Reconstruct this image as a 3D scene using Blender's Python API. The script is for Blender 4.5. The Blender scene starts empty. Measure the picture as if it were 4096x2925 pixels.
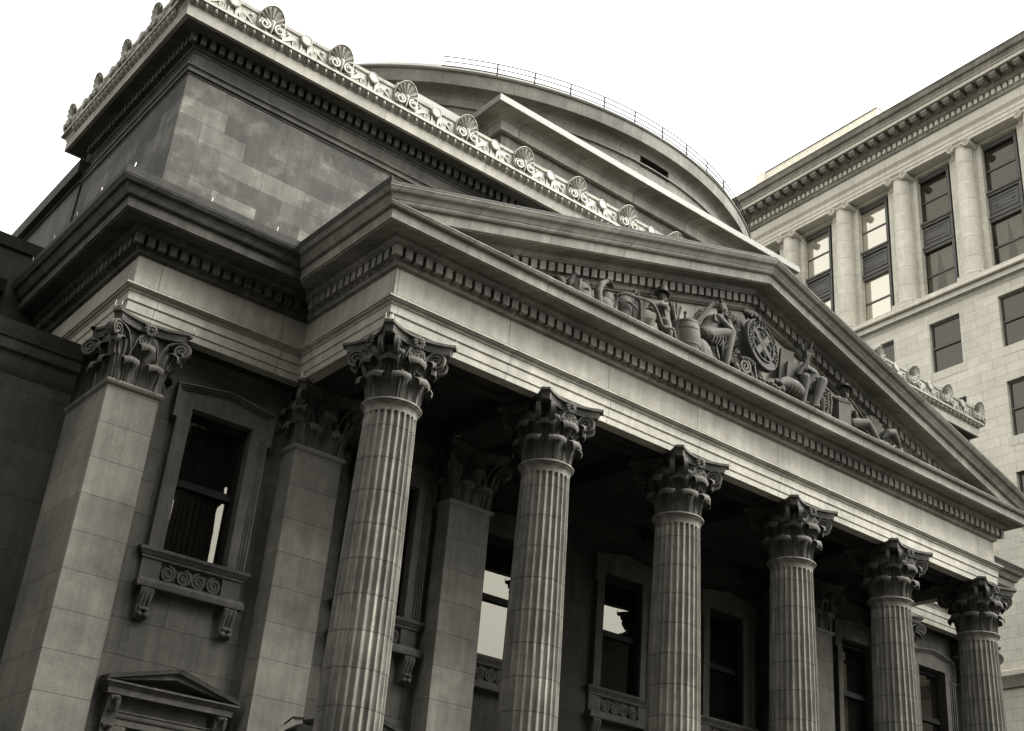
import bpy, bmesh, math, random
from math import pi, sin, cos, radians, sqrt, atan2
from mathutils import Vector, Matrix
random.seed(7)
scene = bpy.context.scene
COL = scene.collection

# ------------------------------------------------------------------ mesh builder
class MB:
    def __init__(s): s.v = []; s.f = []
    def add(s, vs, fs):
        b = len(s.v); s.v += [tuple(p) for p in vs]; s.f += [tuple(b+i for i in f) for f in fs]
    def box(s, x0, x1, y0, y1, z0, z1, M=None):
        vs = [(x, y, z) for z in (z0, z1) for y in (y0, y1) for x in (x0, x1)]
        if M: vs = [M @ Vector(p) for p in vs]
        s.add(vs, [(0,2,3,1),(4,5,7,6),(0,1,5,4),(2,6,7,3),(0,4,6,2),(1,3,7,5)])
    def prism(s, pts, fn, c0, c1):
        n = len(pts); vs = [fn(a, b, c0) for a, b in pts] + [fn(a, b, c1) for a, b in pts]
        s.add(vs, [tuple(range(n)), tuple(range(2*n-1, n-1, -1))] + [(i, (i+1) % n, n+(i+1) % n, n+i) for i in range(n)])
    def loft(s, rings, cap=True, closed=True, loop=False):
        n = len(rings[0]); vs = [p for r in rings for p in r]; fs = []
        m = len(rings)
        for i in range(m if loop else m-1):
            k = (i+1) % m
            for j in range(n if closed else n-1):
                fs.append((i*n+j, i*n+(j+1) % n, k*n+(j+1) % n, k*n+j))
        if cap and not loop:
            fs.append(tuple(range(n))); fs.append(tuple(range((m-1)*n+n-1, (m-1)*n-1, -1)))
        s.add(vs, fs)
    def sweep(s, path, prof, fn=None, loop=False, skip_last=False, skip_first=False):
        """path [(a,b)], outward = right of travel; prof closed polygon [(o,c)]"""
        fn = fn or (lambda a, b, c: (a, b, c))
        n = len(path); rings = []
        def nrm(i, j):
            dx, dy = path[j][0]-path[i][0], path[j][1]-path[i][1]; l = math.hypot(dx, dy); return (dy/l, -dx/l)
        for i in range(n):
            ns = []
            if loop or i > 0: ns.append(nrm((i-1) % n, i))
            if loop or i < n-1: ns.append(nrm(i, (i+1) % n))
            if len(ns) == 2:
                mx, my = ns[0][0]+ns[1][0], ns[0][1]+ns[1][1]; k = 2/(mx*mx+my*my); m = (mx*k, my*k)
            else: m = ns[0]
            rings.append([fn(path[i][0]+o*m[0], path[i][1]+o*m[1], c) for o, c in prof])
        if skip_last: rings = rings[:-1]
        if skip_first: rings = rings[1:]
        s.loft(rings, loop=loop)
    def lathe(s, prof, n=32, cx=0, cy=0, a0=0, a1=2*pi, fn=None):
        full = abs(a1-a0-2*pi) < 1e-6
        rings = []
        for i in range(n if full else n+1):
            a = a0+(a1-a0)*i/n
            rings.append([(cx+r*cos(a), cy+r*sin(a), z) for r, z in prof])
        s.loft(rings, cap=False, closed=False, loop=full)
    def tube(s, pts, rad, n=8, flat=1.0, up=None):
        pts = [Vector(p) for p in pts]; m = len(pts); rings = []
        if not hasattr(rad, '__len__'): rad = [rad]*m
        ref = Vector(up) if up else Vector((0, 0, 1))
        prev = None
        for i in range(m):
            t = (pts[min(i+1, m-1)]-pts[max(i-1, 0)]).normalized()
            if up: a = ref - t*ref.dot(t)
            else:
                a = (prev - t*prev.dot(t)) if prev else t.orthogonal()
            if a.length < 1e-6: a = t.orthogonal()
            a.normalize(); prev = a; b = t.cross(a)
            rings.append([pts[i]+(a*cos(2*pi*k/n)*flat+b*sin(2*pi*k/n))*rad[i] for k in range(n)])
        s.loft(rings)
    def ell(s, c, r, n=12, m=8, M=None):
        c = Vector(c); rings = []
        if not hasattr(r, '__len__'): r = (r, r, r)
        vs = []; fs = []
        for i in range(m+1):
            th = pi*i/m
            for j in range(n):
                ph = 2*pi*j/n
                p = Vector((r[0]*sin(th)*cos(ph), r[1]*sin(th)*sin(ph), r[2]*cos(th)))
                if M: p = M @ p
                vs.append(c+p)
        for i in range(m):
            for j in range(n): fs.append((i*n+j, (i+1)*n+j, (i+1)*n+(j+1) % n, i*n+(j+1) % n))
        s.add(vs, fs)
    def cap(s, a, b, ra, rb, n=12):
        a = Vector(a); b = Vector(b); k = [0, .18, .36, .64, .82, 1]
        d = (b-a); L = d.length or 1e-4; d = d/L
        pts = [a-d*ra*.95, a-d*ra*.6]+[a.lerp(b, t) for t in (0, .5, 1)]+[b+d*rb*.6, b+d*rb*.95]
        s.tube(pts, [ra*.25, ra*.8, ra, (ra+rb)/2, rb, rb*.8, rb*.25], n)
    def holes(s, u0, u1, v0, v1, hs, fn, depth=.3, back=False):
        us = sorted({u0, u1, *[h[0] for h in hs], *[h[1] for h in hs]}); vs_ = sorted({v0, v1, *[h[2] for h in hs], *[h[3] for h in hs]})
        us = [u for u in us if u0 <= u <= u1]; vs_ = [v for v in vs_ if v0 <= v <= v1]
        for i in range(len(us)-1):
            for j in range(len(vs_)-1):
                a, b, c, d = us[i], us[i+1], vs_[j], vs_[j+1]; mu, mv = (a+b)/2, (c+d)/2
                if any(h[0] < mu < h[1] and h[2] < mv < h[3] for h in hs): continue
                s.add([fn(a, c, 0), fn(b, c, 0), fn(b, d, 0), fn(a, d, 0)], [(0, 1, 2, 3)])
        for a, b, c, d in hs:
            q = [(a, c), (b, c), (b, d), (a, d)]
            for k in range(4):
                p, r = q[k], q[(k+1) % 4]
                s.add([fn(*p, 0), fn(*r, 0), fn(*r, depth), fn(*p, depth)], [(0, 3, 2, 1)])
            if back: s.add([fn(*p, depth) for p in q], [(0, 1, 2, 3)])
    def mesh(s, name, mat=None, smooth=None, recalc=True, weld=False):
        me = bpy.data.meshes.new(name); me.from_pydata(s.v, [], s.f)
        bm = bmesh.new(); bm.from_mesh(me)
        if weld: bmesh.ops.remove_doubles(bm, verts=bm.verts, dist=1e-4)
        if recalc: bmesh.ops.recalc_face_normals(bm, faces=bm.faces)
        bm.to_mesh(me); bm.free()
        if smooth is not None:
            me.polygons.foreach_set('use_smooth', [True]*len(me.polygons))
            me.set_sharp_from_angle(angle=radians(smooth))
        if mat: me.materials.append(mat)
        return me

def link(name, me, parent=None):
    o = bpy.data.objects.new(name, me); COL.objects.link(o)
    if parent: attach(o, parent)
    return o
def attach(o, parent):
    o.parent = parent; o.matrix_parent_inverse = WM(parent).inverted()
def WM(o):
    M = Matrix.LocRotScale(o.location, o.rotation_euler, o.scale)
    if o.parent: M = WM(o.parent) @ o.matrix_parent_inverse @ M
    return M
def tag(o, label=None, cat=None, group=None, kind=None):
    if label: o['label'] = label
    if cat: o['category'] = cat
    if group: o['group'] = group
    if kind: o['kind'] = kind
    return o
def thing(name, loc, label, cat, group=None, rz=0):
    o = bpy.data.objects.new(name, None); COL.objects.link(o); o.location = loc; o.rotation_euler = (0, 0, rz)
    o.empty_display_size = .3
    return tag(o, label, cat, group)
def part(name, mb, mat, parent, smooth=None, **k):
    me = mb if isinstance(mb, bpy.types.Mesh) else mb.mesh(name, mat, smooth, **k)
    return link(name, me, parent)

# ------------------------------------------------------------------ materials
TINT = (1.0, .945, .79)
def rgb(v): return (v*TINT[0], v*TINT[1], v*TINT[2], 1)
class NT:
    def __init__(s, name):
        s.m = bpy.data.materials.new(name); s.m.use_nodes = True; s.t = s.m.node_tree; s.t.nodes.clear()
        s.out = s.n('ShaderNodeOutputMaterial'); s.b = s.n('ShaderNodeBsdfPrincipled'); s.l(s.b.outputs[0], s.out.inputs[0])
    def n(s, typ, **k):
        x = s.t.nodes.new(typ)
        for a, b in k.items(): setattr(x, a, b)
        return x
    def l(s, a, b): s.t.links.new(a, b)
    def math(s, op, a, b=None, clamp=False):
        x = s.n('ShaderNodeMath', operation=op, use_clamp=clamp)
        for i, q in enumerate((a, b)):
            if q is None: continue
            if isinstance(q, (int, float)): x.inputs[i].default_value = q
            else: s.l(q, x.inputs[i])
        return x.outputs[0]
    def noise(s, vec, scale, detail=4, rough=.6):
        x = s.n('ShaderNodeTexNoise'); x.inputs['Scale'].default_value = scale; x.inputs['Detail'].default_value = detail; x.inputs['Roughness'].default_value = rough
        s.l(vec, x.inputs['Vector']); return x.outputs[0]
    def ramp(s, fac, a, b, va=0., vb=1.):
        x = s.n('ShaderNodeMapRange', clamp=True); x.inputs[1].default_value = a; x.inputs[2].default_value = b; x.inputs[3].default_value = va; x.inputs[4].default_value = vb
        s.l(fac, x.inputs[0]); return x.outputs[0]

def stone(name, base, brick=None, var=.25, stain=.45, streak=.0, rough=.85, uv='wall', bump=.25, joint=.35, mort=.006, grain=1.0, patch=0., seed=0., light=0.):
    """brick=(length, height); uv: wall (x+y,z) | ring (angle*r,z)"""
    N = NT(name); tc = N.n('ShaderNodeTexCoord'); ob = tc.outputs['Object']
    sp = N.n('ShaderNodeSeparateXYZ'); N.l(ob, sp.inputs[0])
    off = N.n('ShaderNodeVectorMath', operation='ADD'); off.inputs[1].default_value = (seed*3.1, seed*1.7, seed*2.3); N.l(ob, off.inputs[0]); P = off.outputs[0]
    val = None
    # large stains, mid blotches, fine grain -> value multiplier
    n1 = N.ramp(N.noise(P, .55, 5, .65), .36, .66, 1-stain, 1.0)
    n2 = N.ramp(N.noise(P, 2.6, 6, .7), .3, .7, 1-stain*.55, 1+stain*.25)
    n3 = N.ramp(N.noise(P, 38, 3, .7), .3, .7, 1-.14*grain, 1+.14*grain)
    mul = N.math('MULTIPLY', N.math('MULTIPLY', n1, n2), n3)
    if streak:
        cb = N.n('ShaderNodeCombineXYZ'); N.l(N.math('MULTIPLY', N.math('ADD', sp.outputs[0], sp.outputs[1]), 7.), cb.inputs[0]); N.l(N.math('MULTIPLY', sp.outputs[2], .5), cb.inputs[1])
        st = N.ramp(N.noise(cb.outputs[0], 1.0, 5, .6), .42, .68, 1-streak, 1.0); mul = N.math('MULTIPLY', mul, st)
    if patch:
        pt = N.ramp(N.noise(P, 1.3, 7, .62), .56, .60, 1.0, 1.0+patch); mul = N.math('MULTIPLY', mul, pt)
    h = N.noise(P, 22, 6, .75)
    if brick:
        if uv == 'wall': u = N.math('ADD', sp.outputs[0], sp.outputs[1])
        else: u = N.math('MULTIPLY', N.math('ARCTAN2', N.math('SUBTRACT', sp.outputs[0], 9.), N.math('SUBTRACT', 13.2, sp.outputs[1])), 10.3)
        cb = N.n('ShaderNodeCombineXYZ'); N.l(N.math('ADD', u, 7.3), cb.inputs[0]); N.l(sp.outputs[2], cb.inputs[1])
        # slight waviness of the joints
        b = N.n('ShaderNodeTexBrick'); b.offset = .5; b.offset_frequency = 2; b.squash = 1
        N.l(cb.outputs[0], b.inputs['Vector']); b.inputs['Scale'].default_value = 1.0
        b.inputs['Brick Width'].default_value = brick[0]; b.inputs['Row Height'].default_value = brick[1]
        b.inputs['Mortar Size'].default_value = mort; b.inputs['Mortar Smooth'].default_value = .15; b.inputs['Bias'].default_value = light
        b.inputs['Color1'].default_value = (1-var, 1-var, 1-var, 1); b.inputs['Color2'].default_value = (1+var*.6, 1+var*.6, 1+var*.6, 1); b.inputs['Mortar'].default_value = (joint, joint, joint, 1)
        bw = N.n('ShaderNodeRGBToBW'); N.l(b.outputs[0], bw.inputs[0])
        mul = N.math('MULTIPLY', mul, bw.outputs[0])
        h = N.math('SUBTRACT', h, N.math('MULTIPLY', b.outputs['Fac'], 1.5))
    mx = N.n('ShaderNodeMix', data_type='RGBA', blend_type='MULTIPLY'); mx.inputs[0].default_value = 1; mx.inputs[6].default_value = rgb(base)
    cc = N.n('ShaderNodeCombineXYZ'); [N.l(mul, cc.inputs[i]) for i in range(3)]; N.l(cc.outputs[0], mx.inputs[7])
    N.l(mx.outputs[2], N.b.inputs['Base Color']); N.b.inputs['Roughness'].default_value = rough; N.b.inputs['Specular IOR Level'].default_value = .25
    bp = N.n('ShaderNodeBump'); bp.inputs['Strength'].default_value = bump; bp.inputs['Distance'].default_value = .02; N.l(h, bp.inputs['Height']); N.l(bp.outputs[0], N.b.inputs['Normal'])
    return N.m
def plain(name, base, rough=.5, metal=0., spec=.4, noise=.2, scale=6.):
    N = NT(name); tc = N.n('ShaderNodeTexCoord')
    f = N.ramp(N.noise(tc.outputs['Object'], scale, 5, .6), .3, .7, 1-noise, 1+noise)
    mx = N.n('ShaderNodeMix', data_type='RGBA', blend_type='MULTIPLY'); mx.inputs[0].default_value = 1; mx.inputs[6].default_value = rgb(base)
    cc = N.n('ShaderNodeCombineXYZ'); [N.l(f, cc.inputs[i]) for i in range(3)]; N.l(cc.outputs[0], mx.inputs[7]); N.l(mx.outputs[2], N.b.inputs['Base Color'])
    N.b.inputs['Roughness'].default_value = rough; N.b.inputs['Metallic'].default_value = metal; N.b.inputs['Specular IOR Level'].default_value = spec
    return N.m
def glass(name, refl=.3, dark=.012):
    """old window glass: dark room behind, mirror of the sky, slightly wavy"""
    N = NT(name); N.t.nodes.remove(N.b)
    d = N.n('ShaderNodeBsdfDiffuse'); d.inputs[0].default_value = rgb(dark)
    g = N.n('ShaderNodeBsdfGlossy'); g.inputs[0].default_value = (TINT[0], TINT[1], TINT[2], 1); g.inputs['Roughness'].default_value = .0
    tc = N.n('ShaderNodeTexCoord'); bp = N.n('ShaderNodeBump'); bp.inputs['Strength'].default_value = .02; bp.inputs['Distance'].default_value = .05
    N.l(N.noise(tc.outputs['Object'], 1.6, 2, .5), bp.inputs['Height']); N.l(bp.outputs[0], g.inputs['Normal'])
    m = N.n('ShaderNodeMixShader'); m.inputs[0].default_value = refl; N.l(d.outputs[0], m.inputs[1]); N.l(g.outputs[0], m.inputs[2]); N.l(m.outputs[0], N.out.inputs[0])
    return N.m
def clear_glass(name, refl=.12):
    N = NT(name); N.t.nodes.remove(N.b)
    d = N.n('ShaderNodeBsdfTransparent'); d.inputs[0].default_value = (.62, .615, .60, 1)
    g = N.n('ShaderNodeBsdfGlossy'); g.inputs[0].default_value = (TINT[0], TINT[1], TINT[2], 1); g.inputs['Roughness'].default_value = .0
    m = N.n('ShaderNodeMixShader'); m.inputs[0].default_value = refl; N.l(d.outputs[0], m.inputs[1]); N.l(g.outputs[0], m.inputs[2]); N.l(m.outputs[0], N.out.inputs[0])
    return N.m

M = {}
M['entab'] = stone('limestone_entablature', 0.44, (2.6, 60.), var=.10, stain=.34, streak=.18, joint=.22, mort=.007, bump=.18)
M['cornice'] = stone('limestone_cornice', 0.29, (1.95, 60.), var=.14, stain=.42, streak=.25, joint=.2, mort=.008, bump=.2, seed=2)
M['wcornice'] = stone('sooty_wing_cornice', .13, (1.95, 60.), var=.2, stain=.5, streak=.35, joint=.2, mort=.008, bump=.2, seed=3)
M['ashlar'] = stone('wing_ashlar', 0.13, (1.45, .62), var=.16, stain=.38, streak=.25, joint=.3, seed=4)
M['pilaster'] = stone('pilaster_stone', 0.23, (40., .66), var=.14, stain=.4, streak=.2, joint=.35, seed=6)
M['trim'] = stone('window_trim_stone', 0.14, None, stain=.45, streak=.3, seed=8)
M['shaft'] = stone('column_shaft_stone', 0.3, (60., .60), var=.10, stain=.5, streak=.55, joint=.35, mort=.010, seed=10)
M['capital'] = stone('sooty_capital_stone', 0.105, None, stain=.6, streak=0, bump=.4, seed=12)
M['sculpt'] = stone('weathered_sculpture_stone', 0.1, None, stain=.5, bump=.4, seed=14)
M['attic'] = stone('attic_block_stone', 0.135, (.98, .445), var=.5, stain=.55, streak=.2, joint=.5, mort=.007, patch=.35, seed=16)
M['atticm'] = stone('attic_moulding_stone', 0.12, (1.7, 60.), var=.2, stain=.5, streak=.3, joint=.3, seed=18)
M['fascia'] = stone('attic_fascia_stone', 0.36, (2.75, 60.), var=.25, stain=.3, streak=.15, joint=.2, seed=20, light=.3)
M['cresting'] = stone('painted_metal_cresting', 0.4, (1.694, 60.), var=.03, stain=.28, streak=.2, joint=.15, mort=.006, bump=.1, rough=.6, seed=22)
M['block'] = stone('upper_block_stone', 0.15, (1.25, .62), var=.28, stain=.55, streak=.3, joint=.35, seed=24)
M['coping'] = stone('lead_coping', 0.2, (3.3, 60.), var=.05, stain=.2, joint=.5, mort=.004, rough=.55, seed=26)
M['drum'] = stone('rotunda_stone', 0.19, (1.75, .42), var=.16, stain=.45, streak=.25, joint=.3, uv='ring', seed=28)
M['drumtop'] = stone('rotunda_parapet_brick', 0.19, (.85, .05), var=.3, stain=.5, joint=.4, mort=.012, uv='ring', seed=30)
M['drumfascia'] = stone('rotunda_fascia_stone', 0.21, (1.9, 60.), var=.12, stain=.45, streak=.2, joint=.25, uv='ring', seed=31)
M['annex'] = stone('vignette_dark_annex_stone', 0.07, (2.3, .98), var=.12, stain=.4, streak=.2, joint=.35, seed=32)  # vignette darkening put into the stone colour
M['recess'] = stone('shade_dark_recess_ashlar', 0.055, (1.45, .62), var=.16, stain=.38, streak=.25, joint=.3, seed=5)  # wall ashlar in a darker copy, porch shade put into the base colour
M['soffit'] = stone('shade_dark_soffit_stone', 0.03, None, stain=.5, seed=34)  # near-black base carries the shade under the portico ceiling
M['flash'] = plain('lead_flashing', 0.03, .7, .0, .08, .3)
M['roof'] = plain('lead_roof', .12, .6)
M['iron'] = plain('black_iron', .012, .8, 0, .05)
M['wire'] = plain('steel_wire', .6, .35, .6)
M['sash'] = plain('black_painted_sash', .010, .6, 0, .15)
M['glass'] = glass('old_window_glass', .07, .006)
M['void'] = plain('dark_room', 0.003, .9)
M['nstone'] = stone('pale_office_stone', 0.72, (1.22, .44), var=.07, stain=.16, streak=.08, joint=.4, mort=.007, bump=.12, seed=36)
M['nsmooth'] = stone('pale_office_smooth_stone', 0.7, (1.9, 60.), var=.05, stain=.16, streak=.1, joint=.4, mort=.006, bump=.1, seed=38)
M['ncol'] = stone('pale_office_column_stone', 0.74, (40., 1.02), var=.05, stain=.2, streak=.05, joint=.4, mort=.01, bump=.12, seed=40)
M['ncorn'] = stone('office_cornice_stone', 0.4, (1.8, 60.), var=.12, stain=.4, streak=.25, joint=.35, seed=42)
M['nbrick'] = stone('office_pier_blocks', 0.68, (.5, .41), var=.06, stain=.15, joint=.35, mort=.006, seed=44)
M['nmetal'] = plain('bronze_spandrel', .085, .5, .0, .4, .25)
M['nglass'] = glass('office_glass', .07, .02)
M['nclear'] = clear_glass('office_clear_glass', .06)
M['nbright'] = glass('office_blind_glass', .45, .30)
M['blind'] = plain('pleated_blind', .45, .8)
M['curtain'] = plain('white_curtain', 0.5, .9, 0, .1, .06)
M['panel'] = plain('pale_penthouse_panel', .75, .5, 0, .3, .05)
M['ground'] = stone('asphalt_street', 0.045, None, stain=.4)
M['pave'] = stone('stone_pavement', 0.09, (.9, .6), var=.15, stain=.4, uv='wall')
M['blocker'] = stone('sky_blocker_stone', 0.07, (1.2, .5), var=.15, stain=.4)
M['blocker_glass'] = plain('sky_blocker_windows', .02, .3)

# ------------------------------------------------------------------ shared mouldings
def arc(o0, z0, o1, z1, n=5, convex=True):
    """quarter-round between two profile points (excluding the first)"""
    r = []
    for i in range(1, n+1):
        t = i/n*pi/2
        if convex: r.append((o0+(o1-o0)*sin(t), z0+(z1-z0)*(1-cos(t))))
        else: r.append((o0+(o1-o0)*(1-cos(t)), z0+(z1-z0)*sin(t)))
    return r
def cyma(o0, z0, o1, z1, n=8):
    """S curve, concave below? (cyma recta: hollow at the outer top edge)"""
    r = []
    for i in range(1, n+1):
        t = i/n; s = t-sin(2*pi*t)/(2*pi)*.9
        r.append((o0+(o1-o0)*t, z0+(z1-z0)*(2*t-s)))
    return r
def dentils(mb, A, B, o0, o1, z0, z1, pitch, w, cvx=(True, True), corner=(True, False)):
    A = Vector(A); B = Vector(B); d = (B-A); L = d.length; d /= L; n = Vector((d.y, -d.x))
    s0 = (-o1+w) if cvx[0] else o1+.02
    s1 = (L+o1-w) if cvx[1] else L-o1-.02
    gap = pitch-w
    k = max(1, round((s1-s0-gap)/pitch)); p = (s1-s0-gap)/k; gw = p-w
    def tooth(a, b):
        q = [A+d*a+n*o0, A+d*b+n*o0, A+d*b+n*o1, A+d*a+n*o1]
        mb.prism([(v.x, v.y) for v in q], lambda x, y, c: (x, y, c), z0, z1)
    for i in range(k): tooth(s0+gw+i*p+ (0), s0+gw+i*p+w)
    if corner[0] and cvx[0]: tooth(-o1, -o1+w)
    if corner[1] and cvx[1]: tooth(L+o1-w, L+o1)

# ------------------------------------------------------------------ Corinthian capital
def leaf(mb, fn, h, w, r0=.0, lean=.07, curl=.085, nu=14, nt=20, lip=.9):
    """acanthus leaf: ribbed blade flaring into a broad scalloped lip that rolls over; fn(u lateral, r outward, z up) -> xyz"""
    vs = []; zt = h-curl; n = nu+1
    for i in range(nt+1):
        t = i/nt
        if t < .55:
            q = t/.55; z = zt*q; r = r0+.012+lean*q**2.2; tr, tz = 1, 0
            wid = w*(.78-.22*sin(min(1, q*1.1)*pi)+.22*q*q); rl = 1.0
        else:
            q = (t-.55)/.45; a = q*radians(205); z = zt+curl*sin(a); r = r0+.012+lean+curl*(1-cos(a))
            tr, tz = -cos(a), sin(a); wid = w*lip*(1-.10*q-.22*q*q); rl = .8
            if q < .5: tr, tz = cos(a*.0), 0
        lob = 1+.07*abs(sin(t*pi*6))
        for j in range(n):
            s = -1+2*j/nu
            rib = (.016*cos(s*pi*5)*(1-.35*abs(s))+(.014 if abs(s) < .12 else 0))*rl
            bow = -.16*w*s*s*(.6+.9*max(0, t-.55))
            k = .022*abs(cos(s*pi*3.0))*max(0, (t-.75)/.25)
            dr = (rib+bow)*abs(tr) if t < .75 else bow*.5; dz = 0 if t < .75 else rib*.8-abs(bow)*.6
            if t > .55: dr += sin(a)*k; dz += cos(a)*k
            vs.append(fn(s*wid/2*lob, r+dr, z+dz))
    mb.add(vs, [(i*n+j, i*n+j+1, (i+1)*n+j+1, (i+1)*n+j) for i in range(nt) for j in range(nu)])
def spiral(mb, O, D, r0, turns=2.1, up=(0, 0, 1), wid=.045, thick=.016, sgn=1, stem=None, n=40):
    """scroll in the plane (D, up) about O, running out into a stem; raised rim over a disc"""
    O = Vector(O); D = Vector(D).normalized(); U = Vector(up); W = D.cross(U).normalized(); pts = []
    for i in range(n+1):
        t = i/n; a = pi*.5*1-0 + sgn*0
        ang = pi/2 + (1-t)*0 - t*turns*2*pi
        r = r0*(1-t)**.85+.012
        pts.append(O+D*(cos(ang)*r)+U*(sin(ang)*r))
    if stem: pts = [Vector(p) for p in stem]+pts
    rings = []; m = len(pts)
    for i in range(m):
        tn = (pts[min(i+1, m-1)]-pts[max(i-1, 0)]).normalized(); b = W.cross(tn).normalized()
        th = thick*(1 if i > len(stem or []) else .6+.4*i/max(1, len(stem or [1]))) * (1-.35*i/m)
        rings.append([pts[i]+W*wid+b*th, pts[i]-W*wid+b*th, pts[i]-W*wid-b*th, pts[i]+W*wid-b*th])
    mb.loft(rings)
    ring = lambda w: [O+D*cos(k*2*pi/20)*r0*.93+U*sin(k*2*pi/20)*r0*.93+W*w for k in range(20)]
    mb.loft([ring(-wid*.3), ring(wid*.3)])
def abacus_outline(a, mid, tr, n=8):
    """concave-sided square: tips at (a, a-tr), mid depth"""
    pts = []
    for k in range(4):
        R2 = Matrix.Rotation(k*pi/2, 2)
        for i in range(n+1):
            t = -1+2*i/n; x = t*(a-tr); y = -(mid+(a-mid)*t*t)
            pts.append(R2 @ Vector((x, y)))
    return pts
def fleuron(mb, P, out):
    P = Vector(P); out = Vector(out).normalized(); X = out.cross(Vector((0, 0, 1))).normalized(); Z = Vector((0, 0, 1))
    for k in range(11):
        a = k*2*pi/11
        d = X*cos(a)+Z*sin(a); t = out.cross(d)
        prev = []
        for q, (rr, oo, ww) in enumerate(((.02, .03, .012), (.07, .06, .028), (.115, .05, .03), (.14, .02, .012))):
            prev.append([P+d*rr+out*oo+t*ww, P+d*rr+out*(oo+.015), P+d*rr+out*oo-t*ww, P+d*rr+out*(oo-.025)])
        mb.loft(prev)
    mb.ell(P+out*.075, .032, 8, 6)
def capital_mesh(name, square=None):
    """round (column) capital if square is None, else half-extents (hx, hy) of a pilaster; z=0 at the astragal top, 1.27 high"""
    mb = MB(); H = 1.24
    if square is None:
        Rb = lambda z: .455+.02*z+.10*max(0, z-.75)**2*4
        mb.lathe([(Rb(z), z) for z in (0, .2, .4, .6, .8, .95, 1.04)]+[(.05, 1.05)], 40)
        def around(a):
            return lambda u, r, z: ((Rb(z)+r)*sin(a+u/.47), -(Rb(z)+r)*cos(a+u/.47), z)
        for k in range(8): leaf(mb, around((k+.5)*pi/4), .47, .33, 0, .06, .082)
        for k in range(8): leaf(mb, around(k*pi/4), .80, .35, -.02, .085, .092)
        fac = [(k*pi/2) for k in range(4)]; ab = (.78, .575, .115)
        for k in range(4):
            for sg in (-1, 1):
                # caulicoli and corner volutes
                a = k*pi/2+pi/4+sg*radians(7); dv = Vector((sin(a), -cos(a), 0)); tv = Vector((cos(a), sin(a), 0))*sg
                ac = k*pi/2+pi/4+sg*pi/8
                c0 = Vector((sin(ac), -cos(ac), 0))
                O = dv*.74+Vector((0, 0, .885))+tv*.035
                stem = [c0*.50+Vector((0, 0, .50)), c0*.53+Vector((0, 0, .66)), (c0*.56+dv*.02)+Vector((0, 0, .80)), (c0*.3+dv*.32).normalized()*.60+Vector((0, 0, .94)), dv*.66+tv*.03+Vector((0, 0, 1.035))]
                spiral(mb, O, -dv if False else dv, .155, 2.1, wid=.042, thick=.020, stem=stem)
                # leaf under the volute
                leaf(mb, lambda u, r, z, a=k*pi/2+pi/4+sg*radians(14): ((.50+r+.18*max(0, z-.0))*sin(a+u/.6), -(.50+r+.18*z)*cos(a+u/.6), z+.42), .42, .20, .0, .06, .07, 8, 14)
                mb.tube([c0*.475+Vector((0, 0, .30)), c0*.51+Vector((0, 0, .46)), c0*.53+Vector((0, 0, .56))], [.035, .042, .055], 10)
                mb.tube([c0*.51+Vector((0, 0, .475)), c0*.515+Vector((0, 0, .50))], .06, 10)
                # inner helices
                f = Vector((sin(k*pi/2), -cos(k*pi/2), 0)); t2 = Vector((cos(k*pi/2), sin(k*pi/2), 0))*sg
                O2 = f*.585+t2*.088+Vector((0, 0, .865))
                st2 = [c0*.53+Vector((0, 0, .55)), f*.545+t2*.215+Vector((0, 0, .70)), f*.58+t2*.195+Vector((0, 0, .84)), f*.59+t2*.15+Vector((0, 0, .945))]
                spiral(mb, O2, -t2, .095, 2.0, wid=.026, thick=.014, stem=st2, n=30)
            f = Vector((sin(k*pi/2), -cos(k*pi/2), 0)); fleuron(mb, f*.60+Vector((0, 0, 1.11)), f+Vector((0, 0, -.25)))
            leaf(mb, lambda u, r, z, a=k*pi/2: ((.53+r+.05*z)*sin(a+u/.55), -(.53+r+.05*z)*cos(a+u/.55), z+.50), .26, .22, .0, .05, .045, 8, 12)
        o1 = abacus_outline(.72, .50, .10); o2 = abacus_outline(.745, .53, .11); o3 = abacus_outline(.80, .585, .12); o0 = abacus_outline(.70, .47, .10)
    else:
        hx, hy = square
        mb.box(-hx, hx, -hy, .5, 0, 1.05)
        def face(k):   # 0 front (-y), 1 left (-x), 2 right (+x)
            if k == 0: return lambda u, r, z: (u, -hy-r, z)
            if k == 1: return lambda u, r, z: (-hx-r, -u, z)
            return lambda u, r, z: (hx+r, u, z)
        for k, hw in ((0, hx), (1, hy), (2, hy)):
            F = face(k); n = 2
            for i in (-1, 1): leaf(mb, lambda u, r, z, F=F, c=i*hw*.5: F(c+u, r, z), .47, .38, 0, .06, .085)
            leaf(mb, lambda u, r, z, F=F: F(u, r, z), .80, .36, -.01, .085, .092)
            for sg in (-1, 1):
                mb.tube([F(sg*.26*hw/.49, .02, .36), F(sg*.27*hw/.49, .05, .56)], [.035, .05], 8)
                O2 = Vector(F(sg*.088, .10, .865)); X = Vector(F(1, 0, 0))-Vector(F(0, 0, 0))
                spiral(mb, O2, -X*sg, .095, 2.0, wid=.026, thick=.014, n=30, stem=[F(sg*.27, .06, .56), F(sg*.22, .09, .72), F(sg*.2, .1, .84), F(sg*.15, .1, .945)])
                # corner volute facing this face
                cx = sg*(hw+.16); O = Vector(F(cx, .19, .885))
                spiral(mb, O, (X*sg+(Vector(F(0, 1, 0))-Vector(F(0, 0, 0)))*.75), .15, 2.1, wid=.04, thick=.02,
                       stem=[F(sg*.27, .05, .56), F(sg*.33*hw/.49, .07, .76), F(sg*(hw*.86), .10, .95), F(sg*(hw+.04), .12, 1.03)])
            P0 = Vector(F(0, .11, 1.11)); out = Vector(F(0, 1, 0))-Vector(F(0, 0, 0)); fleuron(mb, P0, out+Vector((0, 0, -.25)))
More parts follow.
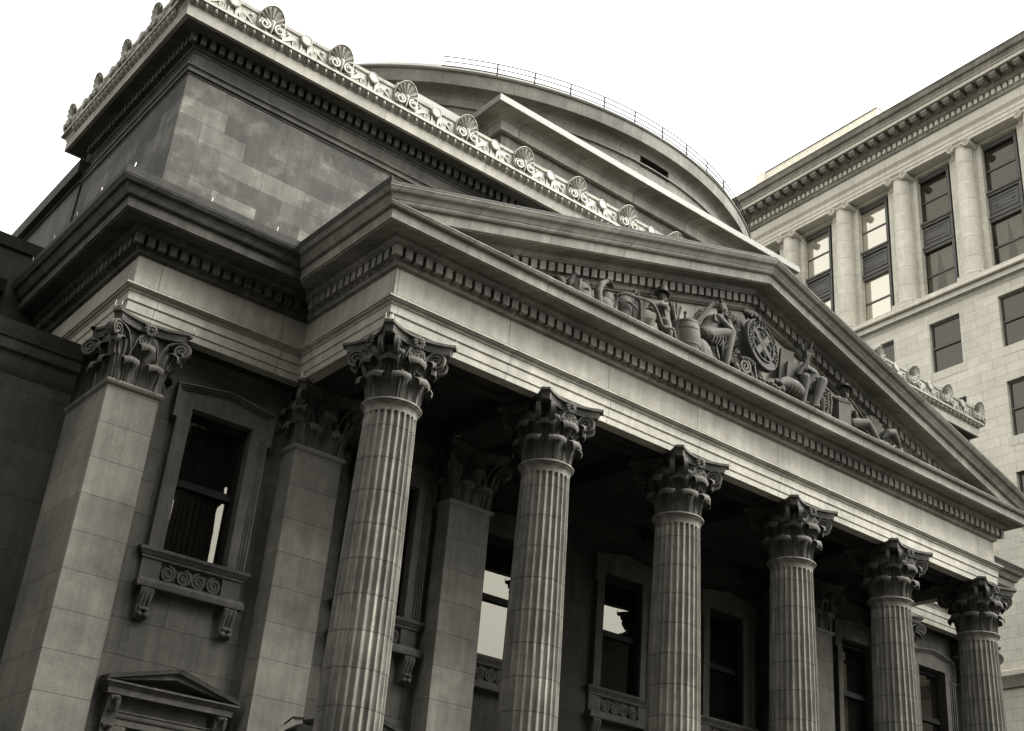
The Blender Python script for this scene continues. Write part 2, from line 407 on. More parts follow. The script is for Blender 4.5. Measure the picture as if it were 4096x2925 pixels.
            leaf(mb, lambda u, r, z, F=F: F(u, r+.05, z+.5), .26, .22, 0, .05, .045, 8, 12)
        for sx in (-1, 1):
            q = 1/sqrt(2)
            leaf(mb, lambda u, r, z, sx=sx: (sx*(hx+r*q)+u*q, -(hy+r*q)+sx*u*q, z), .80, .36, -.02, .09, .095)
            leaf(mb, lambda u, r, z, sx=sx: (sx*(hx+.05+(r+.18*z)*q)+u*q, -(hy+.05+(r+.18*z)*q)+sx*u*q, z+.48), .36, .24, 0, .07, .06, 8, 12)
        def sc(o): # stretch outline so tips reach hx+.29
            return [Vector((p.x*(hx+.29)/.78, p.y*(hy+.29)/.78)) for p in o]
        o1, o2, o3, o0 = [sc(o) for o in (abacus_outline(.72, .52, .10), abacus_outline(.745, .545, .11), abacus_outline(.80, .60, .12), abacus_outline(.70, .49, .10))]
        for o in (o0, o1, o2, o3):
            for p in o: p.y = min(p.y, .45)
    lay = [(o0, 1.05), (o1, 1.06), (o1, 1.075), (o2, 1.165), (o2, 1.18), (o3, 1.195), (o3, 1.245), (o2, 1.262), (o1, 1.264)]
    mb.loft([[(p.x, p.y, z) for p in o] for o, z in lay])
    return mb.mesh(name, M['capital'], 38)
CAP_ROUND = capital_mesh('corinthian_capital')
def spikes_mesh(tips):
    mb = MB()
    for (x, y, z) in tips: mb.tube([(x, y, z), (x+.006, y, z+.10)], .0055, 5)
    mb.tube(tips, .005, 5)
    return mb.mesh('bird_spikes', M['wire'])
SPKS = [spikes_mesh([(.70, -.78, 1.26), (.79, -.70, 1.26)]), spikes_mesh([(-.79, -.70, 1.26), (-.70, -.78, 1.26)])]
# fluted shaft
def shaft_mesh(z0, z1, rb=.555, rt=.462):
    mb = MB(); nf = 24; per = 8
    zs = [z0]+[z0+(z1-.30-z0)*i/22 for i in range(1, 23)]
    def R(z): t = (z-z0)/(z1-z0); return rb-(rb-rt)*(t**1.7)
    rings = []
    def ring(z, depth):
        r = []
        for k in range(nf*per):
            a = k*2*pi/(nf*per); p = (k % per)/per
            d = 0 if p < .22 else sin((p-.22)/.78*pi)**.75
            r.append(((R(z)-.052*d*depth)*cos(a), (R(z)-.052*d*depth)*sin(a), z))
        return r
    for z in zs: rings.append(ring(z, 1))
    # rounded flute heads
    zt = z1-.30
    for i in range(1, 7):
        q = i/6; zz = zt+.085*q
        r = []
        for k in range(nf*per):
            a = k*2*pi/(nf*per); p = (k % per)/per
            c = abs((p-.61)/.39) if p >= .22 else 1
            lim = sqrt(max(0, 1-q*q)); d = (max(0, 1-(c/max(lim, 1e-3))**2))**.5*.9 if c < lim else 0
            r.append(((R(zz)-.052*d)*cos(a), (R(zz)-.052*d)*sin(a), zz))
        rings.append(r)
    mb.loft(rings, cap=False)
    n = 48
    mb.lathe([(R(z1-.215), z1-.215), (R(z1)+.005, z1-.13), (.50, z1-.085), (.515, z1-.075), (.515, z1-.06), (.50, z1-.055)]+[(.505+.04*sin(t), z1-.028-.03*cos(t)) for t in [i*pi/8 for i in range(9)]]+[(.44, z1+.01)], n)
    return mb.mesh('column_shaft', M['shaft'], 50)
def base_mesh(zg):
    mb = MB()
    def torus(r, z, a): return [(r+a*sin(t), z-a*cos(t)) for t in [i*pi/8 for i in range(9)]]
    mb.lathe([(.4, zg)]+torus(.66, zg+.33, .09)+[(.64, zg+.44), (.60, zg+.50), (.62, zg+.55)]+torus(.60, zg+.61, .055)+[(.57, zg+.68), (.555, zg+.75)], 48)
    mb.box(-.76, .76, -.76, .76, zg, zg+.235)
    return mb.mesh('column_base', M['shaft'], 40)

# ================================================================== SETTING
ZP = 2.3   # portico floor
def flat(name, x0, x1, y0, y1, z, mat):
    mb = MB(); mb.add([(x0, y0, z), (x1, y0, z), (x1, y1, z), (x0, y1, z)], [(0, 1, 2, 3)])
    return tag(link(name, mb.mesh(name, mat)), kind='structure')
flat('ground', -600, 600, -600, 600, -.16, M['ground'])
mb = MB(); mb.box(-60, 29, -8, 30, -.15, 0); tag(link('pavement', mb.mesh('pavement', M['pave'])), kind='structure')
mb = MB(); mb.box(-30, 27, -45, -15, -.15, -.01); tag(link('square', mb.mesh('square', M['pave'])), kind='structure')

# ================================================================== BANK
bank = thing('bank_building', (9, 3, 0), 'classical stone bank with a six column Corinthian portico, carved pediment and low dome', 'building')
FX0, FX1, WX0, WX1 = -.5, 18.5, -4.1, 23.1
FY, WY = -.365, 2.82
PATH = [(WX0, 9.5), (WX0, WY), (FX0, WY), (FX0, FY), (FX1, FY), (FX1, WY), (WX1, WY), (WX1, 12)]
# --- architrave (three fasciae and a crowning moulding with lead-topped fillet)
ap = [(-.25, 11.955), (.0, 11.955), (.0, 12.085), (.008, 12.09), (.02, 12.10), (.02, 12.275), (.03, 12.28), (.045, 12.30), (.045, 12.455), (.06, 12.465), (.07, 12.475), (.06, 12.487)] + cyma(.06, 12.487, .125, 12.565, 6) + [(.13, 12.567), (.15, 12.568), (.15, 12.603)]
mb = MB(); mb.sweep(PATH, ap+[(-.25, 12.603)])
part('architrave', mb, M['entab'], bank, 35)
mb = MB(); mb.sweep(PATH, [(-.25, 12.6035), (.148, 12.6035), (.152, 12.609), (.01, 12.675), (-.25, 12.675)]); part('ledge_flashing', mb, M['coping'], bank)
mb = MB(); mb.sweep(PATH, [(-.28, 12.61), (.0, 12.61), (.0, 13.24), (-.28, 13.24)]); part('frieze', mb, M['entab'], bank)
# --- cornice: bed moulding, dentil band, soffit, corona
cp = [(-.25, 13.2405), (.018, 13.2405), (.018, 13.258), (.03, 13.26)] + arc(.03, 13.26, .085, 13.345) + [(.10, 13.345), (.10, 13.585), (.235, 13.585), (.24, 13.588), (.24, 13.612)] + arc(.245, 13.612, .30, 13.712, 5) + [(.31, 13.715), (.31, 13.728), (.60, 13.728), (.605, 13.718), (.615, 13.745), (.64, 13.745), (.655, 13.935), (.665, 13.937)] + arc(.668, 13.94, .745, 14.012, 5) + [(.755, 14.012), (.755, 14.035), (.3, 14.10), (-.25, 14.10)]
def section(name, prof, smooth=35, front=True, mats=('wcornice', 'cornice', 'cornice')):
    """left wing, portico and right wing as butted pieces mitred at the inner corners"""
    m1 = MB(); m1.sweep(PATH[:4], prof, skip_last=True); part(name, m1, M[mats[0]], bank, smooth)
    if front:
        m2 = MB(); m2.sweep(PATH[1:7], prof, skip_first=True, skip_last=True); part(name, m2, M[mats[1]], bank, smooth)
    else:
        m2 = MB(); m2.sweep(PATH[1:5], prof, skip_first=True, skip_last=True); part(name, m2, M[mats[1]], bank, smooth)
        m2 = MB(); m2.sweep(PATH[3:7], prof, skip_first=True, skip_last=True); part(name, m2, M[mats[1]], bank, smooth)
    m3 = MB(); m3.sweep(PATH[4:], prof, skip_first=True); part(name, m3, M[mats[2]], bank, smooth)
section('cornice', cp)
Z0, Z1 = 13.375, 13.575
cv = {1: True, 2: False, 3: True, 4: True, 5: False, 6: True}
for i in range(len(PATH)-1):
    mb = MB(); dentils(mb, PATH[i], PATH[i+1], .09, .215, Z0, Z1, .226, .152, (cv.get(i, True), cv.get(i+1, True)), (i > 0, False))
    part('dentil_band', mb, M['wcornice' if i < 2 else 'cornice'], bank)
# --- sima on wings and portico returns
sp = [(-.2, 14.036), (.755, 14.036), (.765, 14.05)] + cyma(.765, 14.05, .89, 14.195, 8) + [(.90, 14.197), (.90, 14.225), (-.2, 14.225)]
section('gutter_moulding', sp, 35, False)
fp = [(-.1, 14.226), (.91, 14.226), (.91, 14.236), (.89, 14.238), (.888, 14.40), (.80, 14.41), (-.1, 14.43)]
section('gutter_flashing', fp, None, False, ('flash', 'flash', 'flash'))
# --- pediment raking cornice
SL = .295
def rake(mb, prof, zcut=None, x_in=None):
    """prof (o, z at apex); mirrored pair meeting at x=9"""
    for sg in (-1, 1):
        r0, r1 = [], []
        for o, za in prof:
            if zcut is None: xs = FX0-o
            else: xs = 9-(za-zcut)/SL
            r0.append((9+sg*(9-xs), FY-o, za-SL*(9-xs))); r1.append((9, FY-o, za))
        mb.loft([r0, r1])
zA = lambda o, zr: zr+SL*(9.5+o)
simap = [(-.1, zA(.755, 14.036)), (.755, zA(.755, 14.036)), (.765, zA(.765, 14.05))] + [(o, zA(o, z)) for o, z in cyma(.765, 14.05, .89, 14.195, 8)] + [(.90, zA(.90, 14.197)), (.90, zA(.90, 14.225)), (-.1, zA(.90, 14.225))]
mb = MB(); rake(mb, simap)
za = zA(.755, 14.036)
corp = [(-.1, za-.002), (.745, za-.002), (.745, za-.02)] + [(o, z) for o, z in reversed(arc(.655, 16.965, .735, za-.022, 5)[:-1])] + [(.655, 16.962), (.64, 16.765), (.615, 16.765), (.605, 16.74), (.60, 16.752), (.31, 16.752), (.305, 16.735)] + [(o, z) for o, z in reversed(arc(.245, 16.64, .30, 16.735, 5)[:-1])] + [(.24, 16.637), (.24, 16.612), (.10, 16.61), (.10, 16.37), (.085, 16.37)] + [(o, z) for o, z in reversed(arc(.03, 16.285, .085, 16.37, 5)[:-1])] + [(.03, 16.28), (.018, 16.278), (.018, 16.26), (-.1, 16.26)]
rake(mb, corp, 14.06)
part('raking_cornice', mb, M['cornice'], bank, 35)
mb = MB(); rp = [(-.1, zA(.9, 14.226)), (.905, zA(.9, 14.226)), (.905, zA(.9, 14.235)), (.88, zA(.9, 14.24)), (.86, zA(.9, 14.30)), (-.1, zA(.9, 14.33))]
rake(mb, rp); part('pediment_flashing', mb, M['flash'], bank)
mb = MB()
w, p = .152, .226
k = 0
x = 9-w/2
while True:
    x0 = 9-w/2-k*p; zz = 16.40-SL*(9-x0)
    if zz < 14.02: break
    for sg in ((-1, 1) if k else (1,)):
        a, b = (x0, x0+w) if sg < 0 or k == 0 else (18-x0-w, 18-x0)
        pts = []
        for yy in (FY-.09, FY-.215):
            for xx in (a, b):
                for zb in (16.40, 16.60): pts.append((xx, yy, zb-SL*abs(9-xx)))
        mb.add(pts, [(0,1,3,2),(4,6,7,5),(0,4,5,1),(2,3,7,6),(0,2,6,4),(1,5,7,3)])
    k += 1
part('raking_dentil_band', mb, M['cornice'], bank)
mb = MB(); mb.prism([(FX0+.2, 13.9), (FX1-.2, 13.9), (FX1-.2, 14.1), (9, 16.9), (FX0+.2, 14.1)], lambda a, b, c: (a, c, b), FY+.06, FY+.5); part('tympanum', mb, M['entab'], bank)
# portico roof
mb = MB(); zr = zA(.9, 14.33)
mb.prism([(FX0-.7, 14.2), (FX1+.7, 14.2), (FX1+.8, zr-SL*10.4+.02), (9, zr), (FX0-.8, zr-SL*10.4+.02)], lambda a, b, c: (a, c, b), FY+.12, 2.9); part('portico_roof', mb, M['roof'], bank)

# --- portico ceiling and architrave beams with sunk soffit panels
mb = MB()
fnb = lambda u, v, d: (u, v, 11.956+d)
hs = [(c+.95, c+2.65, -.10, .30) for c in (0, 3.6, 7.2, 10.8, 14.4)]
mb.holes(FX0+.24, FX1-.24, FY+.24, .52, hs, fnb, .07, True)
mb.add([(FX0, .52, 11.956), (FX1, .52, 11.956), (FX1, .52, 12.5), (FX0, .52, 12.5)], [(0, 1, 2, 3)])
for xs in (FX0+.24, FX1-.24-.84):
    mb.add([(xs, .52, 11.9565), (xs+.84, .52, 11.9565), (xs+.84, 2.9, 11.9565), (xs, 2.9, 11.9565)], [(0, 1, 2, 3)])
    xx = xs+.84 if xs < 9 else xs; mb.add([(xx, .52, 11.957), (xx, 2.9, 11.957), (xx, 2.9, 12.5), (xx, .52, 12.5)], [(0, 1, 2, 3)])
mb.box(FX0, FX1, .5, 4.6, 12.40, 12.6)
for c in (3.6, 7.2, 10.8, 14.4): mb.box(c-.45, c+.45, .521, 4.4, 11.98, 12.42)
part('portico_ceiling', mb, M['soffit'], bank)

# --- walls behind: wings at y=3.35, recess at y=4.35
YW, YR = 3.35, 4.35
WIN = dict(w1=-1.66, b1=2.28, b5=17.45, rw=20.87); REC = dict(b2=6.07, b3=9.77, b4=13.42)
ZB, ZT = 8.12, 10.9
def wallfn(y): return lambda u, v, d: (u, y+d, v)
mb = MB()
gw = lambda c: (c-.63, c+.63, 2.9, 4.95)
for a, b, cs in ((WX0+.02, 4.45, ('w1', 'b1')), (14.75, WX1-.02, ('b5', 'rw'))):
    hs = []
    for c in cs: hs += [(WIN[c]-.63, WIN[c]+.63, ZB, ZT), gw(WIN[c])]
    mb = MB(); mb.holes(a, b, 0, 12.0, hs, wallfn(YW), .34); part('facade_wall', mb, M['ashlar'], bank)
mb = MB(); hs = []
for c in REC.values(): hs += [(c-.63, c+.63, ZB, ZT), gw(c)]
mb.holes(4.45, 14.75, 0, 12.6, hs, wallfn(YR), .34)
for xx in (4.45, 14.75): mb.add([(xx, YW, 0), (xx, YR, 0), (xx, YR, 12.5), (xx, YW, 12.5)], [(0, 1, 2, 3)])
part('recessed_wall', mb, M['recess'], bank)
for x0, x1, yb in ((WX0+.01, WX0+.4, 9.5), (WX1-.4, WX1-.01, 12)):
    mb = MB(); mb.box(x0, x1, 4.9, yb, 0, 11.955); part('side_wall', mb, M['pilaster'], bank)
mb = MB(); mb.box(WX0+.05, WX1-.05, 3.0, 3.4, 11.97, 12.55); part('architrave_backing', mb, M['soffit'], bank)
# rooms behind the windows (dark box)
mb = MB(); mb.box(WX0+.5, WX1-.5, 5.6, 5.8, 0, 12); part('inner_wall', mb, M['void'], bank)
# pilasters
def pilaster(x0, x1, y0, yb, left=True):
    mb = MB(); mb.box(x0, x1, y0, yb, ZP, 10.60)
    mb2 = MB(); c = ((x0+x1)/2)
    path = [(x0, yb), (x0, y0), (x1, y0), (x1, yb)]
    mb.sweep(path, [(-.1, 10.595), (.0, 10.597), (.02, 10.62), (.03, 10.625), (.055, 10.66), (.06, 10.69), (.04, 10.72), (-.1, 10.73)])
    mb.sweep(path, [(-.1, ZP-.01), (.14, ZP-.01), (.14, ZP+.25), (.12, ZP+.3), (.06, ZP+.42), (.07, ZP+.5), (.02, ZP+.58), (-.1, ZP+.6)])
    p = part('pilaster', mb, M['pilaster'], bank, 30)
    hx = (x1-x0)/2-.02
    me = capital_mesh('pilaster_capital', (hx, .40)) if (x0 < 4.6 or x0 > 18) else None
    if me is None: me = PILCAP
    o = link('pilaster_capital', me); o.location = (c, y0+.40, 10.70); attach(o, p)
    for q in SPKS: s = link('bird_spike', q); s.location = (c, y0+.42, 10.70); attach(s, o)
    return p
PILCAP = capital_mesh('pilaster_capital', (.50, .40))
pilaster(WX0, -3.13, WY, 4.9); pilaster(-.31, .74, WY, YW+.02); pilaster(3.41, 4.448, WY, YW+.02); pilaster(14.752, 15.80, WY, YW+.02); pilaster(18.25, 19.30, WY, YW+.02); pilaster(WX1-.98, WX1, WY, 4.9)

# windows
def outline(c, hw, hs, z0, zs, ze, za):
    """eared, gabled surround outline (left foot -> over -> right foot)"""
    return [(c-hw, z0), (c-hw, zs), (c-hs, zs), (c-hs, ze), (c, za), (c+hs, ze), (c+hs, zs), (c+hw, zs), (c+hw, z0)]
YAW = {-1.66: .03, 6.07: -.02, 9.77: -.06, 13.42: -.04, 20.87: -.03}   # pane yaw set to steer the sky reflections
def window(c, Y):
    mb = MB(); fn = lambda a, b, o: (a, Y-o, b)
    # flat band
    for sg in (-1, 1):
        x0, x1 = sorted((c+sg*.631, c+sg*.86)); mb.box(x0, x1, Y-.06, Y+.05, ZB-.02, 10.72)
    mb.prism([(c-.94, 10.722), (c-.632, 10.722), (c-.632, ZT+.002), (c+.632, ZT+.002), (c+.632, 10.722), (c+.94, 10.722), (c+.94, 11.21), (c, 11.35), (c-.94, 11.21)], lambda a, b, d: (a, d, b), Y-.062, Y+.05)
    ol = outline(c, .86, .94, ZB-.02, 10.70, 11.22, 11.36)
    mb.sweep(ol, [(-.03, .05), (-.03, .075), (0, .095), (.02, .095), (.03, .13), (.06, .14), (.065, .17), (.085, .17), (.085, -.02), (-.02, -.02)][::-1], lambda a, b, o: (a, Y-o, b)) if False else None
    # outer raised moulding as stepped strips
    for off, wd, pr in ((-.03, .05, .085), (.015, .05, .125), (.055, .03, .16)):
        pl = ol; prof = [(-(off+wd), -.02), (-(off+wd), pr), (-off, pr), (-off, -.02)]
        mb.sweep(pl, prof, lambda a, b, o: (a, Y-o, b))
    w = part('window', mb, M['trim'], bank)
    # sash: outer frame, meeting rail, glass
    s = MB(); y0, y1 = Y+.16, Y+.25
    s.box(c-.63, c-.55, y0, y1, ZB, ZT); s.box(c+.55, c+.63, y0, y1, ZB, ZT); s.box(c-.55, c+.55, y0, y1, ZB, ZB+.10); s.box(c-.55, c+.55, y0, y1, ZT-.14, ZT)
    s.box(c-.55, c+.55, y0-.03, y1-.01, 9.43, 9.50); s.box(c-.55, c+.55, y0+.01, y1+.01, 9.50, 9.58)
    so = part('sash', s, M['sash'], bank); attach(so, w)
    dy = YAW.get(round(c, 2), -.02)*.56
    for za, zb in ((ZB+.05, 9.47), (9.53, ZT-.05)):
        g = MB(); g.prism([(c-.56, Y+.222-dy), (c+.56, Y+.222+dy), (c+.56, Y+.228+dy), (c-.56, Y+.228-dy)], lambda a, b, d: (a, b, d), za, zb); go = part('pane', g, M['glass'], bank); attach(go, w)
    # sill with scroll panel on two consoles
    q = MB()
    q.sweep([(c-1.0, Y+.05), (c-1.0, Y-.10), (c+1.0, Y-.10), (c+1.0, Y+.05)], [(-.12, 7.99), (.02, 7.99), (.035, 8.02), (.075, 8.06), (.08, 8.115), (-.12, 8.13)])
    q.sweep([(c-.99, Y+.05), (c-.99, Y-.09), (c+.99, Y-.09), (c+.99, Y+.05)], [(-.12, 7.935), (.01, 7.935), (.01, 7.989), (-.12, 7.989)])
    q.holes(c-.97, c+.97, 7.56, 7.935, [(c-.60, c+.60, 7.585, 7.915)], lambda u, v, d: (u, Y-.07+d, v), .06, True)
    for xx in (c-.97, c+.97): q.add([(xx, Y-.07, 7.56), (xx, Y+.02, 7.56), (xx, Y+.02, 7.935), (xx, Y-.07, 7.935)], [(0, 1, 2, 3)])
    for i in range(4):
        cx = c-.45+i*.30; d = 1 if i in (0, 3) else 1
        spiral(q, (cx, Y-.035, 7.745), (1 if i < 2 else -1, 0, 0), .135, 2.0, wid=.03, thick=.022, n=36)
    q.ell((c, Y-.03, 7.75), (.03, .03, .13), 8, 6)
    q.sweep([(c-1.0, Y+.05), (c-1.0, Y-.20), (c+1.0, Y-.20), (c+1.0, Y+.05)], [(-.2, 7.40), (.02, 7.40), (.03, 7.42), (.03, 7.50), (.015, 7.515), (.0, 7.56), (-.2, 7.57)])
    qo = part('sill', q, M['trim'], bank, 35); attach(qo, w)
    for sg in (-1, 1):
        r = MB(); cx = c+sg*.80
        pf = [(Y+.02, 7.39), (Y-.20, 7.39), (Y-.225, 7.33), (Y-.20, 7.25), (Y-.15, 7.16), (Y-.125, 7.07), (Y-.13, 7.0), (Y-.155, 6.95), (Y-.14, 6.89), (Y-.09, 6.86), (Y+.02, 6.86)]
        r.prism(pf, lambda a, b, d: (d, a, b), cx-.12, cx+.12)
        for e in (-1, 0, 1): r.tube([(cx+e*.07, Y-.215, 7.36), (cx+e*.07, Y-.20, 7.24), (cx+e*.07, Y-.15, 7.14), (cx+e*.07, Y-.135, 7.04)], [.03, .033, .028, .02], 6)
        leaf(r, lambda u, v, z: (cx+u, Y-.11-v, 6.88+z), .17, .22, .03, .02, .03, 10, 10)
        for e in (-1, 1): r.ell((cx+e*.055, Y-.15, 6.93), (.06, .05, .05), 8, 6)
        co = part('console', r, M['trim'], bank, 40); attach(co, w)
    return w
for k, c in WIN.items(): window(c, YW)
for k, c in REC.items(): window(c, YR)
# ground floor door/window hoods
def hood(c, Y):
    mb = MB(); yf = Y-.30; H = 1.14
    pth = [(c-H, Y+.02), (c-H, yf), (c+H, yf), (c+H, Y+.02)]
    mb.sweep(pth, [(-.28, 5.52), (.0, 5.52), (.01, 5.62), (.03, 5.63), (.06, 5.68), (.08, 5.69), (.08, 5.72), (-.28, 5.73)])
    for sg in (-1, 1):
        prof = [(yf-.07, 5.725), (yf-.07, 5.75), (yf-.045, 5.79), (yf-.02, 5.80), (yf+.0, 5.795), (yf+.0, 5.725)]
        r0 = [(c+sg*(H+.07), y, z-.0) for y, z in [(Y, 5.73), (yf-.07, 5.73), (yf-.08, 5.76), (yf-.10, 5.80), (Y, 5.81)]]
        r1 = [(c, y, z+.32) for y, z in [(Y, 5.73), (yf-.07, 5.73), (yf-.08, 5.76), (yf-.10, 5.80), (Y, 5.81)]]
        mb.loft([r0, r1])
        r0 = [(c+sg*(H-.02), y, z) for y, z in [(Y, 5.725), (yf, 5.725), (yf, 5.74), (Y, 5.74)]]; r1 = [(c, y, z+d) for (y, z), d in zip([(Y, 5.94), (yf, 5.94), (yf, 6.049), (Y, 6.049)], (0, 0, 0, 0))]
        mb.loft([r0, r1])
    mb.box(c-H+.2, c+H-.2, Y-.10, Y+.02, 5.06, 5.52)
    mb.sweep([(c-.86, Y), (c-.86, Y-.10), (c+.86, Y-.10), (c+.86, Y)], [(-.05, 5.18), (.02, 5.18), (.04, 5.22), (.04, 5.25), (.06, 5.27), (.06, 5.29), (-.05, 5.30)])
    for sg in (-1, 1):
        x0, x1 = sorted((c+sg*.63, c+sg*.86)); mb.box(x0, x1, Y-.102, Y+.02, 2.6, 5.05)
    h = part('window_hood', mb, M['trim'], bank, 35)
    for sg in (-1, 1):
        r = MB(); cx = c+sg*.98
        pf = [(Y+.02, 5.519), (Y-.24, 5.519), (Y-.26, 5.42), (Y-.22, 5.3), (Y-.16, 5.15), (Y-.14, 5.0), (Y-.16, 4.92), (Y-.12, 4.85), (Y+.02, 4.82)]
        r.prism(pf, lambda a, b, d: (d, a, b), cx-.11, cx+.11)
        leaf(r, lambda u, v, z: (cx+u, Y-.22-v, 5.26+z), .24, .2, .02, .02, .03, 10, 10)
        leaf(r, lambda u, v, z: (cx+u, Y-.11-v, 4.86+z), .2, .2, .03, .02, .03, 10, 10)
        co = part('console', r, M['trim'], bank, 40); attach(co, h)
    g = MB(); g.box(c-.64, c+.64, Y+.22, Y+.228, 2.7, 5.0); go = part('pane', g, M['glass'], bank); attach(go, h)
    return h
for c in WIN.values(): hood(c, YW)

# columns
SH = shaft_mesh(ZP+.75, 10.70); BS = base_mesh(ZP)
CX = [0, 3.6, 7.2, 10.8, 14.4, 18.0]
for i, x in enumerate(CX):
    c = link('column', SH); c.location = (x, 0, 0); c.rotation_euler.z = .13*i; attach(c, bank)
    k = link('capital', CAP_ROUND); k.location = (x, 0, 10.70); attach(k, c)
    for q in SPKS: s = link('bird_spike', q); s.location = (x, 0, 10.70); attach(s, k)
    b = link('column_base', BS); b.location = (x, 0, 0); attach(b, c)
# podium and steps
mb = MB(); mb.box(-1.2, 19.2, -1.0, 4.4, 0, ZP-.002)
for i in range(12): mb.box(-1.2, 19.2, -1.0-.32*(12-i), -1.0+.01*i, .0+.001*i, ZP*(i+.0)/13+.17)
mb.box(WX0-.05, WX1+.05, WY-.12, 5, 0, ZP-.01); part('podium', mb, M['pave'], bank)

# --- attic
AX0, AX1, AY0, AY1 = -4.09, 22.09, 2.66, 8.15
mb = MB(); mb.box(AX0, AX1, AY0, AY1, 13.9, 17.42); part('attic_wall', mb, M['attic'], bank)
APATH = [(AX0, AY1), (AX0, AY0), (AX1, AY0), (AX1, AY1)]
am = [(-.3, 17.40), (.0, 17.401), (.015, 17.41), (.015, 17.45), (.028, 17.455)] + [(.03+.03*sin(t), 17.485-.03*cos(t)) for t in [i*pi/6 for i in range(7)]] + [(.035, 17.52)] + arc(.035, 17.53, .075, 17.60, 4, False) + [(.08, 17.625), (-.02, 17.66), (-.02, 17.97), (.0, 17.98), (.0, 18.03)] + arc(.0, 18.03, .05, 18.09, 4) + [(.06, 18.09), (.06, 18.33), (.18, 18.335), (.20, 18.36), (.43, 18.375), (.435, 18.355), (.47, 18.355), (.475, 18.60), (-.3, 18.61)]
mb = MB(); mb.sweep(APATH, am, loop=True)
part('attic_moulding', mb, M['atticm'], bank, 35)
mb = MB(); mb.sweep(APATH, [(.4, 18.352), (.482, 18.352), (.487, 18.605), (.4, 18.606)], loop=True); part('attic_fascia', mb, M['fascia'], bank)
mb = MB()
for i in range(3):
    dentils(mb, APATH[i], APATH[i+1], .05, .17, 18.10, 18.325, .205, .118, (i > 0, i < 2), (i > 0, False))
part('attic_dentil_band', mb, M['atticm'], bank)
# egg and dart + crest
mb = MB(); ep = [(.3, 18.606), (.49, 18.606), (.495, 18.622), (.505, 18.63)] + arc(.50, 18.63, .57, 18.735, 5, False) + [(.60, 18.738), (.615, 18.742), (.615, 18.80), (.3, 18.80)]
mb.sweep(APATH, ep, loop=True)
def eggs(A, B, n):
    A = Vector(A); B = Vector(B); d = (B-A); L = d.length; d /= L; nn = Vector((d.y, -d.x)); p = L/n
    for i in range(n):
        c = A+d*(p*(i+.5))
        X = Vector((d.x, d.y, 0)); Nn = Vector((nn.x, nn.y, 0)); ax = (Vector((0, 0, 1))+Nn*.7).normalized()
        o = Vector((c.x, c.y, 18.683))+Nn*.548
        Mx = Matrix((X, ax.cross(X).normalized(), ax)).transposed()
        mb.ell(o, (.048, .042, .064), 10, 6, Mx)
        ring = [o+X*(.072*cos(t))+ax*(.078*sin(t)) for t in [pi*1.0+j*pi/8 for j in range(9)]]
        mb.tube([ring[0]+ax*.06]+ring+[ring[-1]+ax*.06], .014, 5)
        q = o+X*(p/2); mb.tube([q+ax*.06, q-ax*.07], [.02, .008], 5)
eggs((AX0-.0, AY1), (AX0-.0, AY0), 26); eggs((AX0-.48, AY0), (AX1+.48, AY0), 127)
part('egg_and_dart_moulding', mb, M['cresting'], bank, 40)
mb = MB()
mb.sweep(APATH, [(.3, 18.801), (.585, 18.801), (.59, 18.83), (.54, 18.86), (.52, 19.0), (.53, 19.17), (.55, 19.19), (.56, 19.20), (.57, 19.27), (.3, 19.275)], loop=True)
cr = part('cresting', mb, M['cresting'], bank, 35)
def antefix_mesh():
    """rounded palmette block with a hollow shell over two scrolls; local: x along, -y outward, z=0 at the crest foot"""
    mb = MB()
    def ol(k=1.0, dz=0): return [(.30*k, 0.0), (.305*k, .2)]+[(.31*k*cos(pi*i/24), .34+(.37*k)*sin(pi*i/24)) for i in range(25)]+[(-.305*k, .2), (-.30*k, 0.0)]
    lean = lambda z: -.10*max(0, (z-.3)/.4)**1.6
    o = ol()
    mb.loft([[(a, .34, b-.02) for a, b in o], [(a, .0+lean(b), b) for a, b in o], [(a*.99, -.035+lean(b), b) for a, b in o], [(a*.93, -.045+lean(b), .0+b*.975) for a, b in o], [(a*.88, -.015+lean(b), b*.95) for a, b in o]])
    nl = 9
    for i in range(nl):
        a = radians(4+172*i/(nl-1)); d = Vector((cos(a), 0, sin(a))); r1 = .25+.075*sin(a)
        c0 = Vector((0, -.02, .315)); t = Vector((0, -1, 0)).cross(d); rings = []
        for q, w, h in ((.10, .006, .02), (.35, .020, .035), (.6, .036, .045), (.82, .050, .055), (.95, .050, .06), (1.03, .026, .05)):
            P = c0+d*r1*q; P.y += lean(P.z)
            rings.append([P+t*w+Vector((0, -h, 0)), P+t*w*.55+Vector((0, -h*.45, 0)), P-t*w*.55+Vector((0, -h*.45, 0)), P-t*w+Vector((0, -h, 0)), P+Vector((0, .06, 0))])
        mb.loft(rings)
    for sg in (-1, 1):
        spiral(mb, (sg*.165, -.06, .175), (-sg, 0, 0), .105, 1.7, wid=.06, thick=.022, n=34)
        mb.ell((sg*.165, -.115, .175), (.035, .035, .035), 8, 6)
        mb.tube([(sg*.02, -.04, .02), (sg*.12, -.06, .045), (sg*.25, -.07, .08), (sg*.295, -.06, .19), (sg*.25, -.06, .29), (sg*.12, -.06, .315)], [.018, .024, .028, .028, .024, .014], 6)
    mb.tube([(0, -.03, .0), (0, -.08, .12), (0, -.08, .30)], [.02, .035, .055], 8); mb.ell((0, -.07, .32), (.06, .05, .045), 10, 6)
    return mb.mesh('antefix', M['cresting'], 42)
ANT = antefix_mesh()
